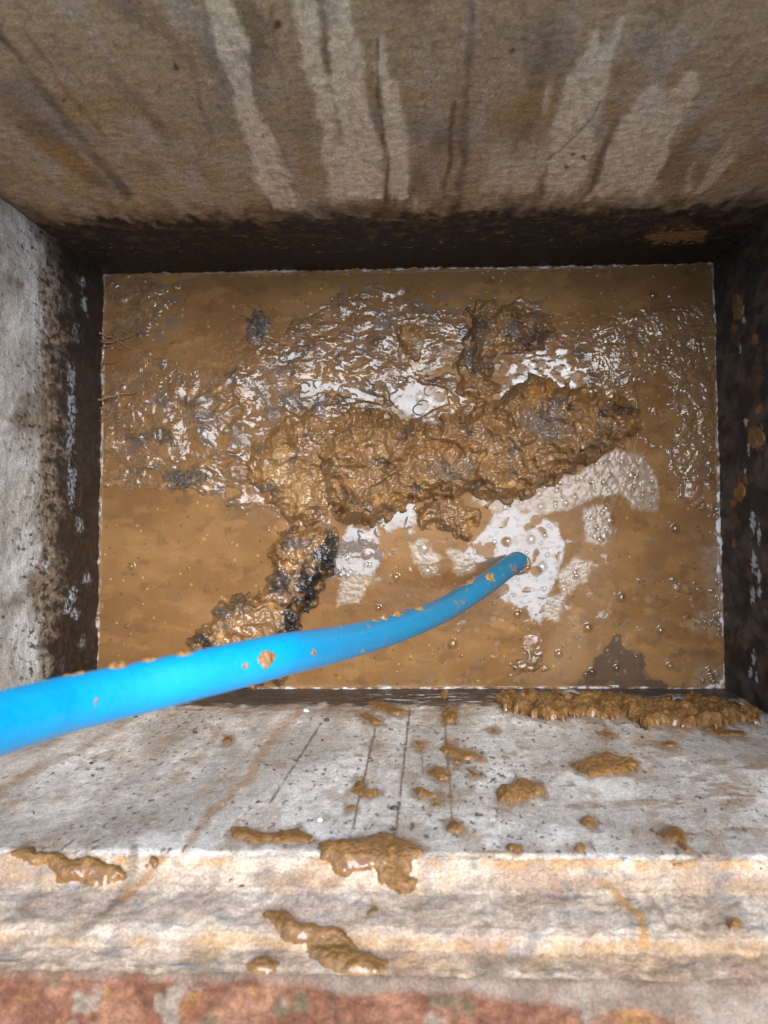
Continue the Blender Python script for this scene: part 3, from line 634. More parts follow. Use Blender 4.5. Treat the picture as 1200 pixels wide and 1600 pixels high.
def build_water():
    x, y = GX, GY
    wx = x+5*fbm(x/28, y/28, 4, 201)+2.5*fbm(x/7, y/7, 2, 202); wy = y+5*fbm(x/28+9, y/28, 4, 203)+2.5*fbm(x/7, y/7+5, 2, 204)
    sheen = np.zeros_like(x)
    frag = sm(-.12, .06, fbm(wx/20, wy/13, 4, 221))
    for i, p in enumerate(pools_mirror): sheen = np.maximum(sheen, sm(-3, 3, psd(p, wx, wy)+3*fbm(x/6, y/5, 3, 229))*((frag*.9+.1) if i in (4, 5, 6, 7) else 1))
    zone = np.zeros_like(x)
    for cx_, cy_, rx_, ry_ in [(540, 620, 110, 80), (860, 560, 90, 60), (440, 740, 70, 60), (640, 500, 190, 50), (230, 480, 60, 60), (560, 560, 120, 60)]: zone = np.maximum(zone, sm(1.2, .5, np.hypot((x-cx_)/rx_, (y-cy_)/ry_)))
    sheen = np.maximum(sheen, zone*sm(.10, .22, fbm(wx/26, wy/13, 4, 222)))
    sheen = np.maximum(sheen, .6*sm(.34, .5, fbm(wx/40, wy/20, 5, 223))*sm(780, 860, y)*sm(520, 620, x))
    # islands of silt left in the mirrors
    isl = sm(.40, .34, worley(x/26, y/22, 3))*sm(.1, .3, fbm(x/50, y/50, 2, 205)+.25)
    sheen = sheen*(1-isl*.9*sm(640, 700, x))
    film = np.zeros_like(x)
    for i, p in enumerate(film_polys): film = np.maximum(film, (sm(-5, 4, psd(p, wx+3*fbm(x/5, y/5, 2, 206), wy)) if i < 8 else .6*sm(-14, 14, psd(p, wx, wy)+10*fbm(x/12, y/12, 3, 230))))
    film *= (.55+.45*sm(-.4, .3, fbm(x/14, y/9, 3, 207)))
    sheen = sheen*(.82+.18*sm(-.45, .25, fbm(x/45, y/30, 4, 231)))*(1-.35*sm(.2, .34, fbm(wx/11, wy/7, 3, 232)))
    edge = np.minimum(np.minimum(GS, 1-GS)*960, np.minimum(GT, 1-GT)*650)
    c = mix(BROWN, BROWN2, sm(-.4, .5, fbm(x/150, y/110, 4, 208)))
    c = mix(c, lin(92, 74, 56), sm(.1, .6, fbm(x/70+4, y/70, 4, 209))*.35)
    c = mix(c, lin(92, 68, 44), sm(480, 430, y)*.7)
    c = mix(c, lin(134, 100, 62), sm(.1, .5, fbm(wx/60, wy/26, 5, 224))*.35)
    c = mix(c, lin(78, 58, 38), sm(.15, .5, fbm(wx/34, wy/22, 5, 225))*.4)
    c = mix(c, lin(140, 104, 62), sm(.15, .6, fbm(x/40+4, y/30, 4, 210))*.5*sm(860, 960, y)*sm(840, 900, x))
    dk = psd([(900, 1074), (935, 1030), (955, 1000), (962, 975), (972, 1005), (1005, 1035), (1015, 1060), (1060, 1076)], wx, wy)+14*fbm(x/22, y/22, 4, 211)
    c = mix(c, lin(70, 58, 48), sm(-3, 4, dk)*.85)
    dk2 = psd([(870, 975), (900, 960), (920, 1000), (900, 1070), (830, 1074), (855, 1030)], wx, wy)+10*fbm(x/30, y/30, 3, 212)
    c = mix(c, lin(122, 96, 70), sm(-12, 12, dk2)*.6)
    c = mix(c, lin(130, 112, 96), sm(.3, .6, fbm(x/16, y/16, 4, 213))*.4*sm(880, 940, y)*sm(430, 900, x))
    c = mix(c, lin(136, 124, 110), film*.65)
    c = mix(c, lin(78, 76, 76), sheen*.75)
    spk = sm(.10, .06, worley(x/26, y/26, 8))*sm(.15, .3, fbm(x/40, y/40, 3, 219)); c = mix(c, lin(70, 52, 36), spk*.6)
    spk2 = sm(.08, .05, worley(x/27, y/27, 18))*sm(.1, .3, fbm(x/50, y/40, 3, 218)); c = mix(c, lin(196, 160, 110), spk2*.35)
    h = (.00010+.0004*sm(820, 760, y))*fbm(x/12, y/10, 3, 214)*(1-.6*sheen)+.0004*film*fbm(x/6, y/5, 3, 215)+.0004*isl*sheen*2
    men = np.exp(-edge/2.2)*(.0024+.0022*fbm(x/25, y/25, 3, 216)); h = h+np.clip(men, 0, .006)
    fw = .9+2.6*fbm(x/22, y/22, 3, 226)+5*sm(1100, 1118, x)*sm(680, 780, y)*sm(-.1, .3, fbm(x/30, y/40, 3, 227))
    edge_glint = sm(.8, -.4, edge-fw)*(.08+.8*sm(-.2, .2, fbm(x/14, y/14, 3, 228)))*np.where((y < 480) & (x < 420), .35, 1)  # bright waterline along the walls, a glint painted into the colour
    edge_glint = edge_glint*np.where((x < 200) | (y < 460), .55, .9); c = mix(c, lin(200, 200, 200), edge_glint); h = h+.0008*edge_glint*0
    rd = np.hypot((x-808)/1.25, (y-880)); h = h+.0009*np.exp(-((rd-14)/2.6)**2)
    P = GP.copy(); P[..., 2] = h
    sh2 = np.clip(np.maximum(np.maximum(sheen, film*.75), sm(3.5, 1.0, edge)*sm(-.3, .1, fbm(x/30, y/30, 3, 217))), 0, 1)
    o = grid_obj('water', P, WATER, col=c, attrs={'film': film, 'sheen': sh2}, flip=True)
    tag(o, kind='structure')
    return sheen
SHEEN = build_water()

MUDC, MUDL, MUDD, MUDG = lin(103, 74, 42), lin(128, 94, 55), lin(56, 41, 27), lin(76, 67, 58)
def mud_colour(x, y, s=0, dark=0., grey=0.):
    c = mix(MUDC, MUDL, sm(.0, .6, fbm(x/38, y/38, 4, 220+s))*.75)
    c = mix(c, MUDD, sm(.1-dark, .55-dark, fbm(x/50+7, y/50, 4, 224+s))*.75)
    c = mix(c, MUDG, sm(.25-grey, .5-grey, fbm(x/34+13, y/34, 4, 228+s))*.8)
    c = mix(c, lin(146, 108, 60), sm(.32, .55, fbm(x/24+3, y/24, 3, 231+s))*.6)
    return c

sludge_polys = [ # (poly, emergence mm)
 ([(155, 428), (235, 425), (292, 435), (272, 480), (262, 505), (235, 535), (155, 560)], 1.6),
 ([(155, 560), (230, 545), (300, 575), (345, 575), (385, 560), (425, 525), (470, 505), (492, 462), (560, 425), (640, 432), (650, 472), (740, 468), (870, 466), (885, 545), (800, 555), (770, 600), (705, 598), (690, 640), (600, 660), (560, 650), (520, 700), (505, 820), (440, 835), (395, 800), (350, 795), (300, 780), (240, 770), (155, 775)], 1.6),
 ([(955, 490), (1000, 470), (1125, 462), (1130, 740), (1118, 800), (1060, 790), (1040, 700), (1000, 690), (950, 610), (905, 600), (885, 545), (915, 515)], 2.0),
 ([(800, 975), (835, 960), (862, 985), (858, 1078), (785, 1078), (800, 1030)], 1.2),
 ([(1000, 905), (1060, 895), (1118, 912), (1118, 945), (1075, 945), (1020, 930)], 1.2),
 ([(400, 640), (500, 600), (700, 590), (760, 600), (990, 600), (1020, 640), (900, 690), (760, 720), (560, 760), (420, 830)], 2.0),
 ([(372, 480), (420, 476), (448, 500), (440, 545), (395, 552), (368, 530)], 2.0),
 ([(395, 895), (425, 880), (430, 930), (385, 935), (370, 925)], 1.0)]
def build_sludge():
    x, y = GX, GY
    wx = x+22*fbm(x/45, y/45, 5, 301); wy = y+22*fbm(x/45+9, y/45, 4, 303)
    H = np.full(x.shape, -5.0)
    for i, (p, e) in enumerate(sludge_polys):
        H = np.maximum(H, -5+(4.2+e)*sm(-26, 26, psd(p, wx, wy)))
    for p, d in [(pools_mirror[3], 5), (pools_mirror[4], 5), (pools_mirror[5], 3.2), (pools_mirror[6], 3.5), (pools_mirror[7], 3.5), ([(160, 790), (240, 775), (340, 800), (420, 835), (400, 900), (340, 940), (150, 1080)], 6)]:
        H -= d*sm(-4, 4, psd(p, x, y))
    right = sm(900, 960, x)*sm(820, 790, y)
    q = .8*fbm(x/30, y/30, 2, 305)
    q2x = x+13*fbm(x/60, y/60, 2, 331); q2y = y+13*fbm(x/60+4, y/60, 2, 332)
    act = sm(-.22, .22, fbm(x/55, y/42, 3, 315))
    texA = 3.6*fbm(x/55, y/42, 2, 307)+2.0*fbm(q2x/24, q2y/17, 2, 306)+act*(2.3*(peb(q2x/17, q2y/12, 316)-.45)+1.0*(peb(x/8.5, y/6.5, 317)-.45))+.4*fbm(x/9, y/7, 2, 309)
    qx = x+16*fbm(x/34, y/34, 2, 310); qy = y+16*fbm(x/34+5, y/34, 2, 311)
    texB = 1.9*(peb(qx/18, qy/9, 312)-.4)+1.2*(peb(qx/9, qy/6, 318)-.4)+2.4*fbm(x/50, y/50, 3, 313)+.3*fbm(x/6, y/5, 2, 314)
    wetl = sm(380, 260, x)*.7
    texA = texA*(1-.45*wetl)
    T = texA*(1-right)*(.55+.45*act)+texB*right*(.5+.5*sm(-.3, .15, fbm(x/50+3, y/40, 3, 319)))
    H = H+T*sm(-5, -3, H)
    # calmer wet pools inside the left band
    calm = psd([(300, 440), (445, 432), (435, 500), (380, 545), (300, 560), (270, 500)], wx, wy); H = H-4*sm(-4, 6, calm)
    calm = psd([(160, 560), (250, 520), (320, 560), (340, 610), (200, 610)], wx, wy); H = H*(1-.6*sm(-6, 20, calm))
    calm = psd([(1000, 590), (1040, 580), (1060, 640), (1040, 690), (1005, 680)], wx, wy); H = H-2.5*sm(-4, 6, calm)
    edge = np.minimum(np.minimum(GS, 1-GS)*960, np.minimum(GT, 1-GT)*650)
    c = mud_colour(x, y)
    c = mix(c, lin(100, 74, 46), sm(560, 440, y)*.5)
    c = mix(c, lin(116, 84, 48), right*.45)
    # flooded rims take the water colour
    c = mix(c, BROWN, sm(1.2, -.6, H)*.7)
    for px, py, rx, ry in [(545, 445, 22, 8), (640, 450, 25, 8), (760, 520, 35, 30), (430, 610, 30, 40), (320, 650, 22, 28), (500, 640, 12, 30), (390, 690, 40, 14), (600, 500, 20, 20)]:
        c = mix(c, lin(92, 80, 72), sm(1.2, .4, np.hypot((x-px)/rx, (y-py)/ry)+.9*fbm(x/14, y/14, 3, 320))*.75)
    for px, py, rx, ry in [(430, 735, 30, 22), (465, 770, 34, 30), (640, 520, 20, 20), (500, 720, 24, 24), (170, 690, 12, 18), (440, 600, 30, 16)]:
        k = sm(1.2, .3, np.hypot((x-px)/rx, (y-py)/ry)+.5*fbm(x/14, y/14, 3, 321)); c = mix(c, lin(142, 110, 70), k*.6)
    for px, py, rr in [(650, 545, 5), (442, 777, 6), (452, 596, 4), (660, 497, 4), (390, 512, 7), (303, 722, 5)]:
        k = sm(1.1, .6, np.hypot((x-px)/rr, (y-py)/rr)+.3*fbm(x/6, y/6, 2, 322)); c = mix(c, lin(18, 14, 12), k); H = H-2.5*k
    P = GP.copy(); P[..., 2] = H*.001
    o = grid_obj('sludge', P, MUD, keep=H > -3.5, col=c, flip=True)
    tag(o, 'thin brown sludge skin, lumpy and wet, covering the upper half of the pit water', 'sludge', kind='stuff')
build_sludge()

def field_obj(name, poly, hmax, texf, colf, step=1.2, warp=8, edge=14, seed=0, base=-3.0, mat=MUD, power=.8):
    """mound standing out of the water, its outline given on the water surface; heights in mm"""
    A = np.array(poly, float); x0, y0 = A.min(0)-warp-8; x1, y1 = A.max(0)+warp+8
    x, y = np.meshgrid(np.arange(x0, x1, step), np.arange(y0, y1, step))
    wx = x+warp*fbm(x/24, y/24, 4, seed+1); wy = y+warp*fbm(x/24+5, y/24, 4, seed+2)
    d = psd(poly, wx, wy)
    prof = np.clip(d/edge, 0, 1)**power
    h = base+(hmax-base)*prof+texf(x, y)*sm(-2, edge*.5, d)+np.minimum(d, 0)*.4
    P = to_plane(x, y, 0.0)
    sc = (1-np.clip(h, -5, 200)*.001/CAM_H)
    P[..., 0] *= sc; P[..., 1] *= sc             # keeps the plan outline of the top where it was measured
    P[..., 2] = h*.001
    return grid_obj(name, P, mat, keep=d > -6, col=colf(x, y, h), flip=True)

def lumpy(s, a=9, L=46):
    def f(x, y):
        qx = x+.35*L*fbm(x/L, y/L, 2, s+20); qy = y+.35*L*fbm(x/L+8, y/L, 2, s+21)
        return a*.9*fbm(qx/L, qy/L, 3, s)+a*.42*(peb(qx/(L*.5), qy/(L*.42), s+3)-.5)+a*.26*(peb(x/(L*.22), y/(L*.19), s+5)-.5)+.11*a*(peb(x/5.5, y/4.6, s+8)-.5)+.5*fbm(x/5, y/5, 2, s+9)
    return f
def mc(s=0, dark=0., grey=0., patches=()):
    def f(x, y, h):
        c = np.clip(mud_colour(x, y, s, dark-.1, grey-.1)*1.25, 0, 1)
        for px, py, rx, ry, col, k in patches:
            m = sm(1.25, .45, np.hypot((x-px)/rx, (y-py)/ry)+.8*fbm(x/13, y/13, 3, s+50)); c = mix(c, lin(*col), m*k)
        return c
    return f
GREY, DARK, ORANGE, PALE = (96, 82, 70), (56, 42, 32), (160, 110, 56), (140, 108, 68)
mounds = [
 ('mud_mound', [(488, 705), (515, 672), (556, 640), (610, 655), (660, 662), (700, 650), (750, 645), (790, 620), (830, 606), (880, 612), (930, 620), (975, 632), (1000, 655), (1000, 688), (960, 705), (925, 722), (890, 735), (855, 752), (800, 778), (760, 778), (730, 765), (690, 772), (655, 768), (620, 790), (590, 805), (560, 812), (530, 800), (512, 770), (498, 740)],
  33, lumpy(401, 20, 52), mc(2, patches=[(850, 660, 34, 26, GREY, .9), (870, 680, 26, 12, GREY, .9), (975, 640, 22, 9, DARK, .8), (940, 650, 10, 8, DARK, .8), (908, 703, 5, 4, (14, 11, 9), 1), (890, 635, 8, 6, (30, 22, 18), .9), (700, 735, 36, 16, GREY, .7), (840, 612, 24, 12, ORANGE, .7), (700, 700, 50, 16, (126, 82, 40), .6), (515, 700, 20, 26, PALE, .7)]), 22,
  'broad lumpy brown mud mound in the middle of the pit, pointing at the right wall'),
 ('mud_mound', [(648, 785), (680, 775), (735, 778), (748, 800), (750, 825), (732, 850), (718, 845), (700, 828), (665, 826), (648, 812)],
  15, lumpy(411, 9, 30), mc(12, .1, patches=[(668, 795, 14, 16, (100, 70, 42), .8)]), 14, 'small rounded mud mound with a tail just above the pipe tip'),
 ('mud_mound', [(730, 478), (800, 470), (862, 482), (868, 515), (855, 548), (800, 552), (770, 568), (785, 610), (755, 655), (712, 615), (712, 560), (725, 520)],
  15, lumpy(421, 10, 36), mc(22, .25, .18, patches=[(745, 520, 24, 30, (78, 60, 46), .8), (840, 530, 30, 16, (74, 56, 42), .8), (850, 490, 24, 14, GREY, .6)]), 20, 'dark grainy mud mound near the stained back wall, right of centre'),
 ('mud_mound', [(432, 838), (470, 820), (520, 822), (535, 848), (525, 880), (505, 920), (480, 955), (462, 995), (450, 1040), (440, 1075), (330, 1086), (350, 1040), (300, 1020), (290, 1002), (318, 970), (345, 940), (400, 925), (425, 895), (420, 860)],
  24, lumpy(431, 9, 44), mc(32, .1, .05, patches=[(510, 875, 24, 36, (24, 19, 15), 1), (482, 925, 24, 44, (22, 18, 15), 1), (455, 980, 20, 44, (26, 20, 16), 1), (520, 845, 14, 20, (40, 32, 26), .8), (440, 905, 20, 30, (46, 40, 38), .9), (465, 850, 26, 12, (70, 62, 60), .8), (350, 955, 30, 16, (74, 64, 56), .8), (310, 1000, 24, 14, (50, 42, 36), .9), (450, 880, 14, 14, (170, 120, 66), .9)]), 14,  # black mud; the darkest patches also paint in the shaded flank
  'black mud mound running under the blue pipe'),
 ('mud_mound', [(395, 690), (430, 655), (480, 640), (540, 650), (560, 700), (520, 740), (520, 740), (515, 800), (490, 830), (450, 825), (430, 800), (400, 770), (380, 740)],
  14, lumpy(441, 11, 40), mc(42, -.1, patches=[(430, 740, 26, 20, PALE, .9), (470, 770, 30, 30, PALE, .8), (440, 712, 14, 8, (170, 138, 96), .6)]), 24, 'glossy pale orange mud mound left of the broad central mound'),
 ('mud_mound', [(615, 505), (640, 498), (662, 508), (668, 540), (650, 570), (625, 560), (612, 530)],
  9, lumpy(451, 7, 26), mc(52, patches=[(634, 522, 9, 18, (150, 116, 74), .5), (655, 540, 8, 12, (150, 138, 122), .7)]), 14, 'small pale mud mound above the white central puddle'),
 ('mud_mound', [(425, 852), (448, 845), (462, 868), (478, 892), (470, 900), (448, 892), (428, 888), (420, 872)],
  33, lumpy(461, 6, 20), mc(62, patches=[]), 9, 'ochre mud cap sitting on top of the black mound'),
]
for nm, poly, hm, tf, cf, ed, lab in mounds:
    if hm == 33 and len(poly) > 20: poly = [(px, 705+(py-705)*1.16) for px, py in poly]
    o = field_obj(nm, poly, hm, tf, cf, edge=ed*1.25, warp=17, seed=int(poly[0][0]))
    tag(o, lab, 'mud mound', 'mud mounds rising from the water')

# grey fibrous clumps ---------------------------------------------------------
def fibre_clump(cx, cy, rx, ry, n, seed, label, h0=.004):
    r = random.Random(seed); V = []; Fc = []
    for i in range(n):
        a = r.random()*6.283; q = r.random()**.7*(.75+.35*math.sin(3*a+seed)); px = cx+rx*q*math.cos(a); py = cy+ry*q*math.sin(a)
        th = r.random()*6.283; ln = r.uniform(8, 22); pts = []
        for k in range(6):
            t = k/5; p = to_plane(px, py, 0.0); zz = h0+.007*math.sin(t*math.pi)*(1.1-q)+r.uniform(-.0008, .0008)
            pts.append((p[0], p[1], zz)); px += math.cos(th)*ln/5; py += math.sin(th)*ln/5; th += r.uniform(-1.3, 1.3)
        v, f = tube_arrays(pts, [.00045]*6, 4); b = len(V); V += v; Fc += [tuple(b+i for i in ff) for ff in f]
    o = raw_obj('fibre_clump', V, Fc, FIBRE); return tag(o, label, 'fibre clump', 'matted grey fibre clumps in the sludge')
for args in [(402, 512, 24, 26, 70, 1, 'grey matted fibre clump beside the calm water near the back wall'),
             (288, 748, 36, 16, 80, 2, 'flat grey fibre clump at the edge of calm water on the left')]:
    cx, cy, rx, ry = args[:4]
    poly = [(cx+rx*1.0*math.cos(a), cy+ry*1.0*math.sin(a)) for a in np.linspace(0, 6.28, 12)[:-1]]
    base = field_obj('fibre_bed', poly, 4, lumpy(500+args[5], 4, 20), mc(70+args[5], .3, .5, patches=[(cx, cy, rx, ry, (104, 92, 82), .8)]), edge=12, seed=510+args[5])
    o = fibre_clump(*args); base.parent = o

# ------------------------------------------------------------------ mud on the near wall
def splat(poly, h, seed, label, wall=W_near, dark=0., group='mud splats on the pale wall', name='mud_splat', warp=2.5, edge=None, tex=.45, step=None, colour=None, cat='mud splat'):
    uz = np.array([wall.hit(*p) for p in poly])
    # arc length coordinate, so the lip is followed
    def z2s(z): return np.interp(z, wall.pz, wall.ps)
    S = z2s(uz[:, 1]); U = uz[:, 0]; st = step or max(.0008, min(.0014, (U.max()-U.min())/50))
    m = .004
    u, s = np.meshgrid(np.arange(U.min()-m, U.max()+m, st), np.arange(S.min()-m, S.max()+m, st))
    w = warp*.0018; h = h*(.72 if h > 10 else .6); q = .6 if wall is W_near else .5
    wu = u+w*fbm(u*90, s*90*q, 4, seed, .4); ws = s+w*1.3*fbm(u*55+9, s*55*q, 3, seed+1, .4)
    d = psd(list(zip(U, S)), wu, ws)
    E = (edge or h*2.2)*.001
    prof = np.sqrt(np.clip(1-(1-np.clip((d)/E, 0, 1))**2, 0, 1))
    t = 1+tex*(1.1*fbm(u*45, s*45*q, 2, seed+2)+.9*(peb(u*70, s*70*q, seed+3)-.5)+.7*(peb(u*150, s*150*q, seed+5)-.5)+.35*(peb(u*330, s*330*q, seed+6)-.5)+.2*fbm(u*500, s*500*q, 2, seed+9))
    hh = -.0008+h*.001*prof*t+.0008*(prof > 0)
    z = np.interp(s, wall.ps, wall.pz); o = np.interp(s, wall.ps, wall.po)
    # smoothed normal
    e = .006; z2 = np.interp(s+e, wall.ps, wall.pz); z1 = np.interp(s-e, wall.ps, wall.pz); o2 = np.interp(s+e, wall.ps, wall.po); o1 = np.interp(s-e, wall.ps, wall.po)
    tz, to = z2-z1, o2-o1; ln = np.hypot(tz, to); nz, no = to/ln, -tz/ln     # pointing to the pit / up
    oo = o+no*hh; zz = z+nz*hh
    P = np.stack([wall.a[0]+wall.U[0]*u+wall.N[0]*oo, wall.a[1]+wall.U[1]*u+wall.N[1]*oo, zz], -1)
    c = mix(lin(*(colour or (118, 84, 44))), lin(150, 112, 64), sm(-.1, .6, fbm(u*90, s*90, 3, seed+6))*.6)
    c = mix(c, lin(96, 68, 40), sm(.1-dark, .5-dark, fbm(u*80+4, s*80, 3, seed+7))*.5)
    ob = grid_obj(name, P, MUD, keep=d > -st*1.6, col=c, flip=(wall is W_near))
    return tag(ob, label, cat, group)
for i, (p, h, lab, wp, tx) in enumerate(SP):
    splat(p, h, 600+i*11, lab, warp=wp, tex=tx)
# tiny flecks
r = random.Random(5); n = 0
while n < 46:
    px = r.uniform(40, 1190); py = r.uniform(1115, 1400)
    if py < 1180-px*.09+10 and px < 420: continue
    splat(ell(px, py, r.uniform(1.8, 3.6), r.uniform(1.2, 2.4), 7, 0, .3, n), 1.2, 1300+n*3, 'tiny dark mud fleck scattered over the pale spattered wall', warp=.4, tex=.2,
          group='tiny mud flecks on the pale wall', name='mud_fleck', step=.0007, colour=(104, 78, 54), cat='mud fleck'); n += 1
# ochre dabs on the dark right wall
for i, (p, lab) in enumerate([(ell(1182, 684, 12, 19, 11), 'oval ochre mud dab on the dark right wall, the largest there'),
        (ell(1156, 770, 9, 15, 11, .4), 'ragged ochre mud dab on the dark right wall, lower of two large ones'),
        (ell(1154, 478, 8, 20, 11), 'tall ochre mud dab near the upper end of the dark right wall')]):
    splat(p, 2.2, 1500+i*9, lab, wall=W_right, warp=2.5, tex=.5, group='ochre mud dabs on the dark wall')

# ------------------------------------------------------------------ chips, grit, leaf scraps
def chip(px, py, r, mat, seed, name, label, cat, wall=W_near, group=None):
    u, z = wall.hit(px, py); c = wall.at(np.array(u), np.array(z), .0005); q = random.Random(seed)
    V = []; Fc = []; n = 7
    R = [q.uniform(.7, 1.2) for _ in range(n)]
    U3 = np.array([*wall.U, 0]); Z3 = np.array([0, 0, 1.]); N3 = np.array([*-wall.N, 0])
    for lv, (k, h) in enumerate([(1, -.001), (.95, .3), (.6, .7)]):
        for i in range(n):
            a = 6.283*i/n; V.append(c+U3*r*R[i]*k*math.cos(a)+Z3*r*R[i]*k*.8*math.sin(a)+N3*(r*h*q.uniform(.8, 1.1)))
    for lv in range(2):
        for i in range(n): Fc.append((lv*n+i, lv*n+(i+1) % n, (lv+1)*n+(i+1) % n, (lv+1)*n+i))
    Fc.append(tuple(2*n+i for i in range(n))); Fc.append(tuple(n-1-i for i in range(n)))
    return tag(raw_obj(name, V, Fc, mat, smooth=False), label, cat, group)
chip(500, 1283, .0028, CHIP, 1, 'stone_chip', 'white stone chip stuck on the pale wall left of the thin drip line', 'stone chip')
chip(478, 1112, .0035, CHIP, 2, 'stone_chip', 'white stone chip at the brown foot of the pale wall', 'stone chip')
chip(980, 1346, .0026, mat_plain('blue_chip', lin(140, 165, 205), .5, var=.1), 3, 'stone_chip', 'bluish stone chip on the lip edge', 'stone chip')
chip(510, 1127, .0042, SLATE, 4, 'grit_lump', 'black grit lump at the head of the thin slanting line', 'grit')
chip(616, 1265, .0035, SLATE, 5, 'grit_lump', 'dark grit lump on the straight thin drip line', 'grit')
chip(304, 1146, .003, SLATE, 6, 'grit_lump', 'dark grit lump just left of a mud dab below the pipe', 'grit')
chip(212, 1121, .0035, SLATE, 7, 'grit_lump', 'dark grit lump tucked right under the blue pipe', 'grit')
def scrap(px, py, w, h, rot, label, seed):
    u, z = W_near.hit(px, py); q = random.Random(seed); n = 9
    U3 = np.array([*W_near.U, 0]); Z3 = np.array([0, 0, 1.]); N3 = np.array([*-W_near.N, 0]); c = W_near.at(np.array(u), np.array(z), .0125)
    g = np.zeros((n, 7, 3))
    for i in range(n):
        t = i/(n-1)*2-1; wd = math.sqrt(max(0, 1-t*t))*h+.0003
        for j in range(7):
            s = j/6*2-1; a = t*w; b = s*wd
            g[i, j] = c+U3*(a*math.cos(rot)-b*math.sin(rot))+Z3*(a*math.sin(rot)+b*math.cos(rot))+N3*(.004*s*s+.002*math.sin(3*t+seed))
    o = grid_obj('leaf_scrap', g, LEAFM); m = o.modifiers.new('thick', 'SOLIDIFY'); m.thickness = .0006
    return tag(o, label, 'leaf scrap', 'leaf scraps in the mud bank')
scrap(1150, 1115, .012, .006, 1.2, 'grey leaf scrap caught at the right end of the long mud bank', 1)
scrap(893, 1100, .013, .004, .1, 'grey leaf scrap lying in the left half of the long mud bank', 2)
scrap(1060, 1110, .009, .004, -.5, 'small grey leaf scrap right of the middle of the long mud bank', 3)

# ------------------------------------------------------------------ roots out of the left side
def root_obj(pts, r0, label, seed):
    q = random.Random(seed); P = []; R = []
    A = [np.array([*to_plane(px, py, zz/1000.)]) for px, py, zz in pts]
    n = 14
    for i in range(n):
        t = i/(n-1)*(len(A)-1); k = min(int(t), len(A)-2); f = t-k
        p = A[k]*(1-f)+A[k+1]*f+np.array([q.uniform(-1, 1), q.uniform(-1, 1), q.uniform(-.5, .5)])*.0012
        P.append(p); R.append(r0*(1-.7*i/(n-1)))
    V, Fc = tube_arrays(P, R, 7, .4, q)
    return tag(raw_obj('root', V, Fc, ROOT), label, 'root', 'wet roots poking from the left wall')
for i, (pts, r0, lab) in enumerate([
    ([(133, 508, 10), (150, 520, 14), (170, 526, 9), (205, 545, 4)], .0022, 'longest upper brown root leaving the left wall'),
    ([(140, 528, 8), (165, 535, 10), (190, 530, 6), (215, 520, 3)], .0014, 'forked thin root just under the longest upper root'),
    ([(152, 545, 6), (172, 540, 6), (200, 548, 3)], .0011, 'lowest short root of the upper bunch'),
    ([(140, 630, 10), (160, 624, 13), (180, 618, 9), (215, 612, 4)], .0024, 'thickest lower brown root leaving the left wall'),
    ([(142, 632, 7), (165, 640, 8), (185, 645, 3)], .0014, 'thin root drooping below the thickest lower root'),
    ([(150, 660, 6), (162, 655, 8), (180, 640, 4)], .0012, 'lowest short root of the lower bunch'),
    ([(155, 568, 5), (175, 566, 5), (190, 562, 2)], .0010, 'tiny root between the upper and lower bunch')]):
    root_obj(pts, r0, lab, i)

# ------------------------------------------------------------------ blue pipe
pipe_pts = [(0, 1128, .318), (100, 1101, .352), (200, 1079, .384), (300, 1056, .412), (400, 1033, .450), (450, 1021, .480), (500, 1012, .535), (550, 1001, .605), (600, 988, .68), (650, 971, .755), (700, 949, .84), (750, 918, .915), (790, 889, .975), (806, 878, 1.0), (822, 868, 1.03), (850, 850, 1.075)]
PR = .0235/2
pw = [at_depth(*p) for p in pipe_pts]
d0 = pw[0]-pw[2]; d0 /= np.linalg.norm(d0)
lead = [np.array([-1.6, -.25, .578]), np.array([-1.1, -.12, .574]), np.array([-.75, -.08, .60]), np.array([-.48, -.08, .665]), pw[0]+d0*.13]
ctrl = np.array(lead+pw)
def catmull(C, n):
    out = []
    for i in range(len(C)-1):
        p0, p1, p2, p3 = C[max(i-1, 0)], C[i], C[i+1], C[min(i+2, len(C)-1)]
        for k in range(n):
            t = k/n; out.append(.5*((2*p1)+(-p0+p2)*t+(2*p0-5*p1+4*p2-p3)*t*t+(-p0+3*p1-3*p2+p3)*t**3))
    out.append(C[-1]); return np.array(out)
PC = catmull(ctrl, 14)
for _ in range(14): PC[1:-1] = (PC[:-2]+2*PC[1:-1]+PC[2:])/4
def pipe_frames(C):
    T = np.gradient(C, axis=0); T /= np.linalg.norm(T, axis=1)[:, None]
    A = np.cross(T, [0, 0, 1.]); A /= np.linalg.norm(A, axis=1)[:, None]; B = np.cross(A, T); return T, A, B
PT, PA, PB = pipe_frames(PC)
def build_pipe():
    SEG = 48; th = np.linspace(0, 2*np.pi, SEG+1)
    P = PC[:, None]+PR*(np.cos(th)[None, :, None]*PA[:, None]+np.sin(th)[None, :, None]*PB[:, None])
    px, _ = project(PC); dirt_shade = sm(430, 800, px)
    o = grid_obj('blue_pipe', P, PIPE, attrs={'dirt_shade': np.repeat(dirt_shade[:, None], SEG+1, 1)})
    # wall thickness at the end
    me = o.modifiers.new('wall', 'SOLIDIFY'); me.thickness = .002; me.offset = -1
    tag(o, 'bright blue plastic water pipe reaching across the pit into the muddy water', 'pipe')
build_pipe()
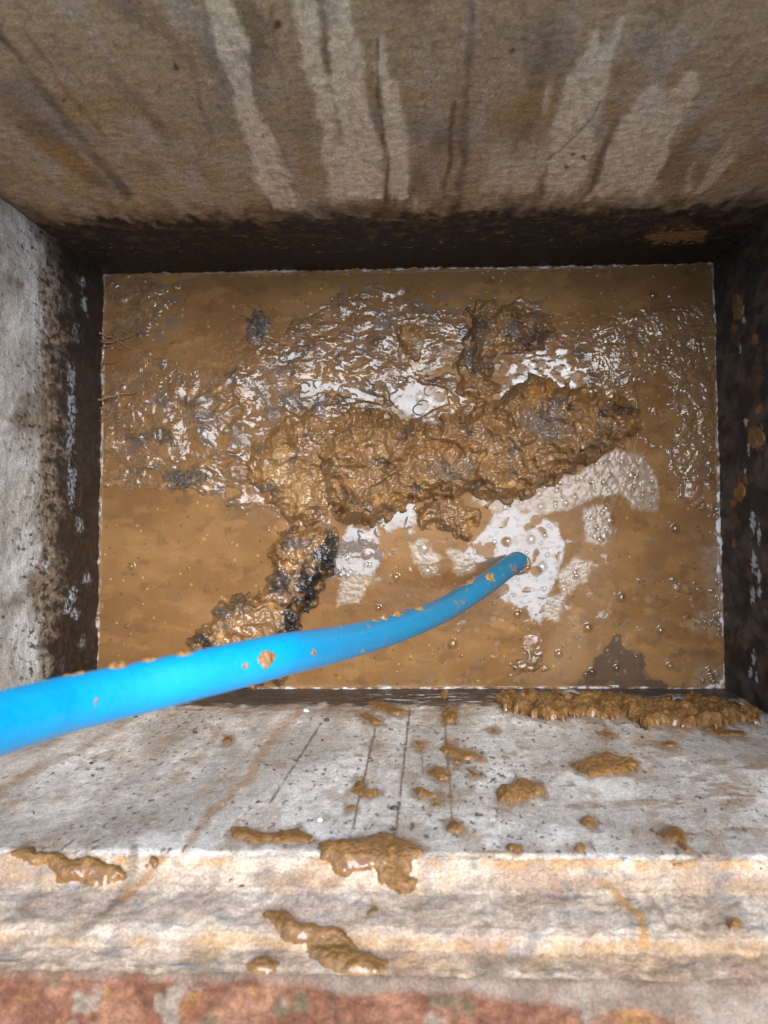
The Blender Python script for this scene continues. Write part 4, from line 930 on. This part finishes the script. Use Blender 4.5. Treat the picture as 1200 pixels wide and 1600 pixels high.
def pipe_lump(px, side, ln, wd, h, label, seed):
    """mud lump on the pipe near photo column px; side: angle around the pipe (pi/2 = top)"""
    X, _ = project(PC); i = int(np.argmin(np.abs(X[40:]-px)))+40
    q = random.Random(seed); n, m = 22, 15
    a, b = np.meshgrid(np.linspace(-1.1, 1.1, n), np.linspace(-1.1, 1.1, m), indexing='ij')
    seg = np.concatenate([[0], np.cumsum(np.linalg.norm(np.diff(PC, axis=0), axis=1))])
    S = seg[i]+a*ln; C = np.stack([np.interp(S, seg, PC[:, k]) for k in range(3)], -1)
    A = np.stack([np.interp(S, seg, PA[:, k]) for k in range(3)], -1); B = np.stack([np.interp(S, seg, PB[:, k]) for k in range(3)], -1)
    d = 1-np.hypot(a, b)-.35*fbm(a*2+seed, b*2, 3, seed); hh = -.0006+(h+.0006)*np.sqrt(np.clip(d*1.6, 0, 1))*(1+.4*fbm(a*3, b*3+seed, 2, seed))
    t = side+b*wd/PR; R = PR+hh
    P = C+R[..., None]*(np.cos(t)[..., None]*A+np.sin(t)[..., None]*B)
    c = mix(lin(134, 94, 50), lin(166, 124, 74), sm(-.4, .4, fbm(a*3, b*3, 3, seed+2)))
    o = grid_obj('mud_lump', P, MUD, keep=d > -.12, col=c)
    return tag(o, label, 'mud lump', 'mud lumps stuck on the blue pipe')
lumps = [(395, 1.55, .0055, .0045, .0022, 'largest mud lump, on the middle of the blue pipe'), (360, 1.45, .0028, .0024, .0015, 'small mud lump just left of the largest one on the blue pipe'),
 (462, 1.7, .0032, .0026, .0018, 'mud lump near the bend of the blue pipe, right of the largest'), (288, 2.35, .0050, .0028, .0022, 'mud lump on the upper edge of the blue pipe, above the straight stretch'),
 (235, 2.45, .0040, .0026, .002, 'mud lump on the pipe edge, between two others'), (185, 2.5, .0060, .0030, .0024, 'long mud lump on the pipe edge over the left calm water'),
 (120, 2.55, .0085, .0024, .0016, 'flat mud lump, leftmost on the upper edge of the blue pipe'), (124, 1.5, .0022, .0022, .0014, 'round mud lump on the face of the pipe near the left wall'),
 (583, 2.6, .0050, .0030, .0026, 'leftmost of three knobs of mud on the lower pipe edge'), (597, 2.5, .0050, .0034, .003, 'second knob of mud on the lower pipe edge'),
 (618, 2.45, .0080, .0040, .003, 'wide knob of mud, largest on the lower pipe edge'), (650, 2.2, .0060, .0038, .0024, 'slanting knob of mud at the muddied stretch of pipe'),
 (548, .95, .0030, .0050, .0014, 'vertical mud run on the pipe below the bend'), (560, 2.1, .0030, .0025, .0014, 'pea sized mud lump at the start of the muddied stretch'),
 (755, 1.8, .010, .0060, .002, 'mud collar across the pipe just before the tip'), (735, 2.3, .012, .0040, .0022, 'mud smear beside the collar near the pipe tip')]
for i, (px, sd, ln, wd, h, lab) in enumerate(lumps): pipe_lump(px, sd+(.3 if sd < 1.9 else .72), ln*1.5, wd*1.4, h*1.5, lab, 700+i)

# ------------------------------------------------------------------ bubbles
def dome_mesh():
    n, m = 14, 7; V = []; Fc = []
    for j in range(m):
        a = j/m*math.pi/2*1.0
        for i in range(n): V.append((math.cos(a)*math.cos(6.283*i/n), math.cos(a)*math.sin(6.283*i/n), math.sin(a)*.6))
    V.append((0, 0, .6))
    for j in range(m-1):
        for i in range(n): Fc.append((j*n+i, j*n+(i+1) % n, (j+1)*n+(i+1) % n, (j+1)*n+i))
    for i in range(n): Fc.append(((m-1)*n+i, (m-1)*n+(i+1) % n, m*n))
    # little meniscus skirt
    b = len(V)
    for i in range(n): V.append((1.45*math.cos(6.283*i/n), 1.45*math.sin(6.283*i/n), -.12))
    for i in range(n): Fc.append((b+i, b+(i+1) % n, (i+1) % n, i))
    me = bpy.data.meshes.new('bubble'); me.from_pydata(V, [], Fc); me.polygons.foreach_set('use_smooth', [True]*len(me.polygons)); me.update()
    me.materials.append(BUB); return me
DOME = dome_mesh()
def bubble(px, py, r, label, group, z=.0006):
    o = bpy.data.objects.new('bubble', DOME); COL.objects.link(o); p = to_plane(float(px), float(py), 0.0)
    o.location = (p[0], p[1], z); s = r/1150.; o.scale = (s, s, s); return tag(o, label, 'bubble', group)
solo = [(205, 885, 6, 'lone bubble on the calm brown water at the left'), (707, 1006, 8, 'lone bubble on the brown water below the pipe bend'), (862, 755, 0, ''), (591, 950, 5, 'small bubble above the pipe near its bend'),
        (847, 886, 8, 'bubble right beside the pipe tip'), (793, 846, 7, 'bubble above the pipe tip, left of a pair'), (830, 843, 7, 'bubble above the pipe tip, right of a pair'), (952, 814, 8, 'big bubble on a foamy patch, upper one of two'), (944, 838, 7, 'big bubble on a foamy patch, lower one of two'),
        (1055, 826, 7, 'bubble by the wet patch at the right, alone'), (971, 934, 7, 'bubble left of the dark smudge by the lower right'), (918, 981, 7, 'bubble at the upper left of the dark smudge'), (925, 1050, 6, 'bubble on the dark smudge near the pale wall'), (963, 1044, 5, 'second bubble on the dark smudge'), (1047, 1041, 6, 'bubble on the ochre film near the lower right corner'), (1032, 985, 6, 'bubble on the ochre film above its neighbour'),
        (1123, 959, 8, 'dark bubble against the right wall'), (662, 857, 9, 'largest bubble of the white foam rosette'), (668, 893, 7, 'lower bubble of the white foam rosette'), (619, 902, 6, 'bubble below left of the white foam rosette'), (625, 597, 8, 'bubble in the white central puddle'), (656, 620, 7, 'right bubble in the white central puddle'), (1020, 462, 7, 'lone bubble near the back wall at the right'), (832, 570, 7, 'bubble in the small pool under the dark mound'), (873, 1022, 6, 'bubble beside the shallow ochre lumps'), (766, 480, 0, ''), (808, 960, 6, 'bubble under the pipe tip puddle')]
for px, py, rr, lab in solo:
    if rr: bubble(px, py, rr*.85, lab, 'single bubbles on the water')
r = random.Random(11)
def scatter(poly, n, r0, r1, label, group):
    A = np.array(poly); k = 0; t = 0
    while k < n and t < 4000:
        t += 1; px = r.uniform(A[:, 0].min(), A[:, 0].max()); py = r.uniform(A[:, 1].min(), A[:, 1].max())
        if psd(poly, np.array([px]), np.array([py]))[0] > 3: bubble(px, py, r.uniform(r0, r1), label, group); k += 1
scatter(film_polys[0], 46, 1.5, 5, 'one of many small bubbles on the long pale foam patch beside the broad mound', 'bubbles on the long foam patch')
scatter(film_polys[1], 12, 1.5, 4.5, 'one of the bubbles on the small foam patch right of the pipe tip', 'bubbles on the small foam patch')
scatter(film_polys[2], 12, 1.5, 4, 'one of the bubbles on the foam patch below right of the pipe tip', 'bubbles on the lower foam patch')
scatter(pools_mirror[2], 14, 1.5, 4, 'one of the small bubbles on the white sky puddle round the pipe tip', 'bubbles in the sky puddle')
scatter(pools_mirror[0], 8, 2, 4.5, 'one of the bubbles on the white puddle beside the black mound', 'bubbles by the black mound')
scatter(film_polys[8], 12, 2, 5, 'one of the bubbles crowding the lower right corner of the water', 'bubbles in the corner')
scatter(film_polys[9], 12, 1.5, 3.5, 'one of the tiny bubbles by the right wall above the corner', 'bubbles by the right wall')
scatter([(1112, 700), (1122, 700), (1132, 1070), (1122, 1070)], 20, 1.5, 4.5, 'one of the bubbles lined up along the foot of the dark right wall', 'bubbles along the right wall')
scatter([(470, 930), (640, 900), (1100, 840), (1110, 1060), (460, 1060)], 30, 1.2, 3.0, 'one of the tiny bubbles scattered over the open brown water', 'tiny bubbles on open water')
scatter([(165, 800), (400, 830), (330, 930), (170, 1050)], 10, 1.2, 2.4, 'one of the pinhead bubbles on the calm water at the left', 'tiny bubbles on the left calm water')
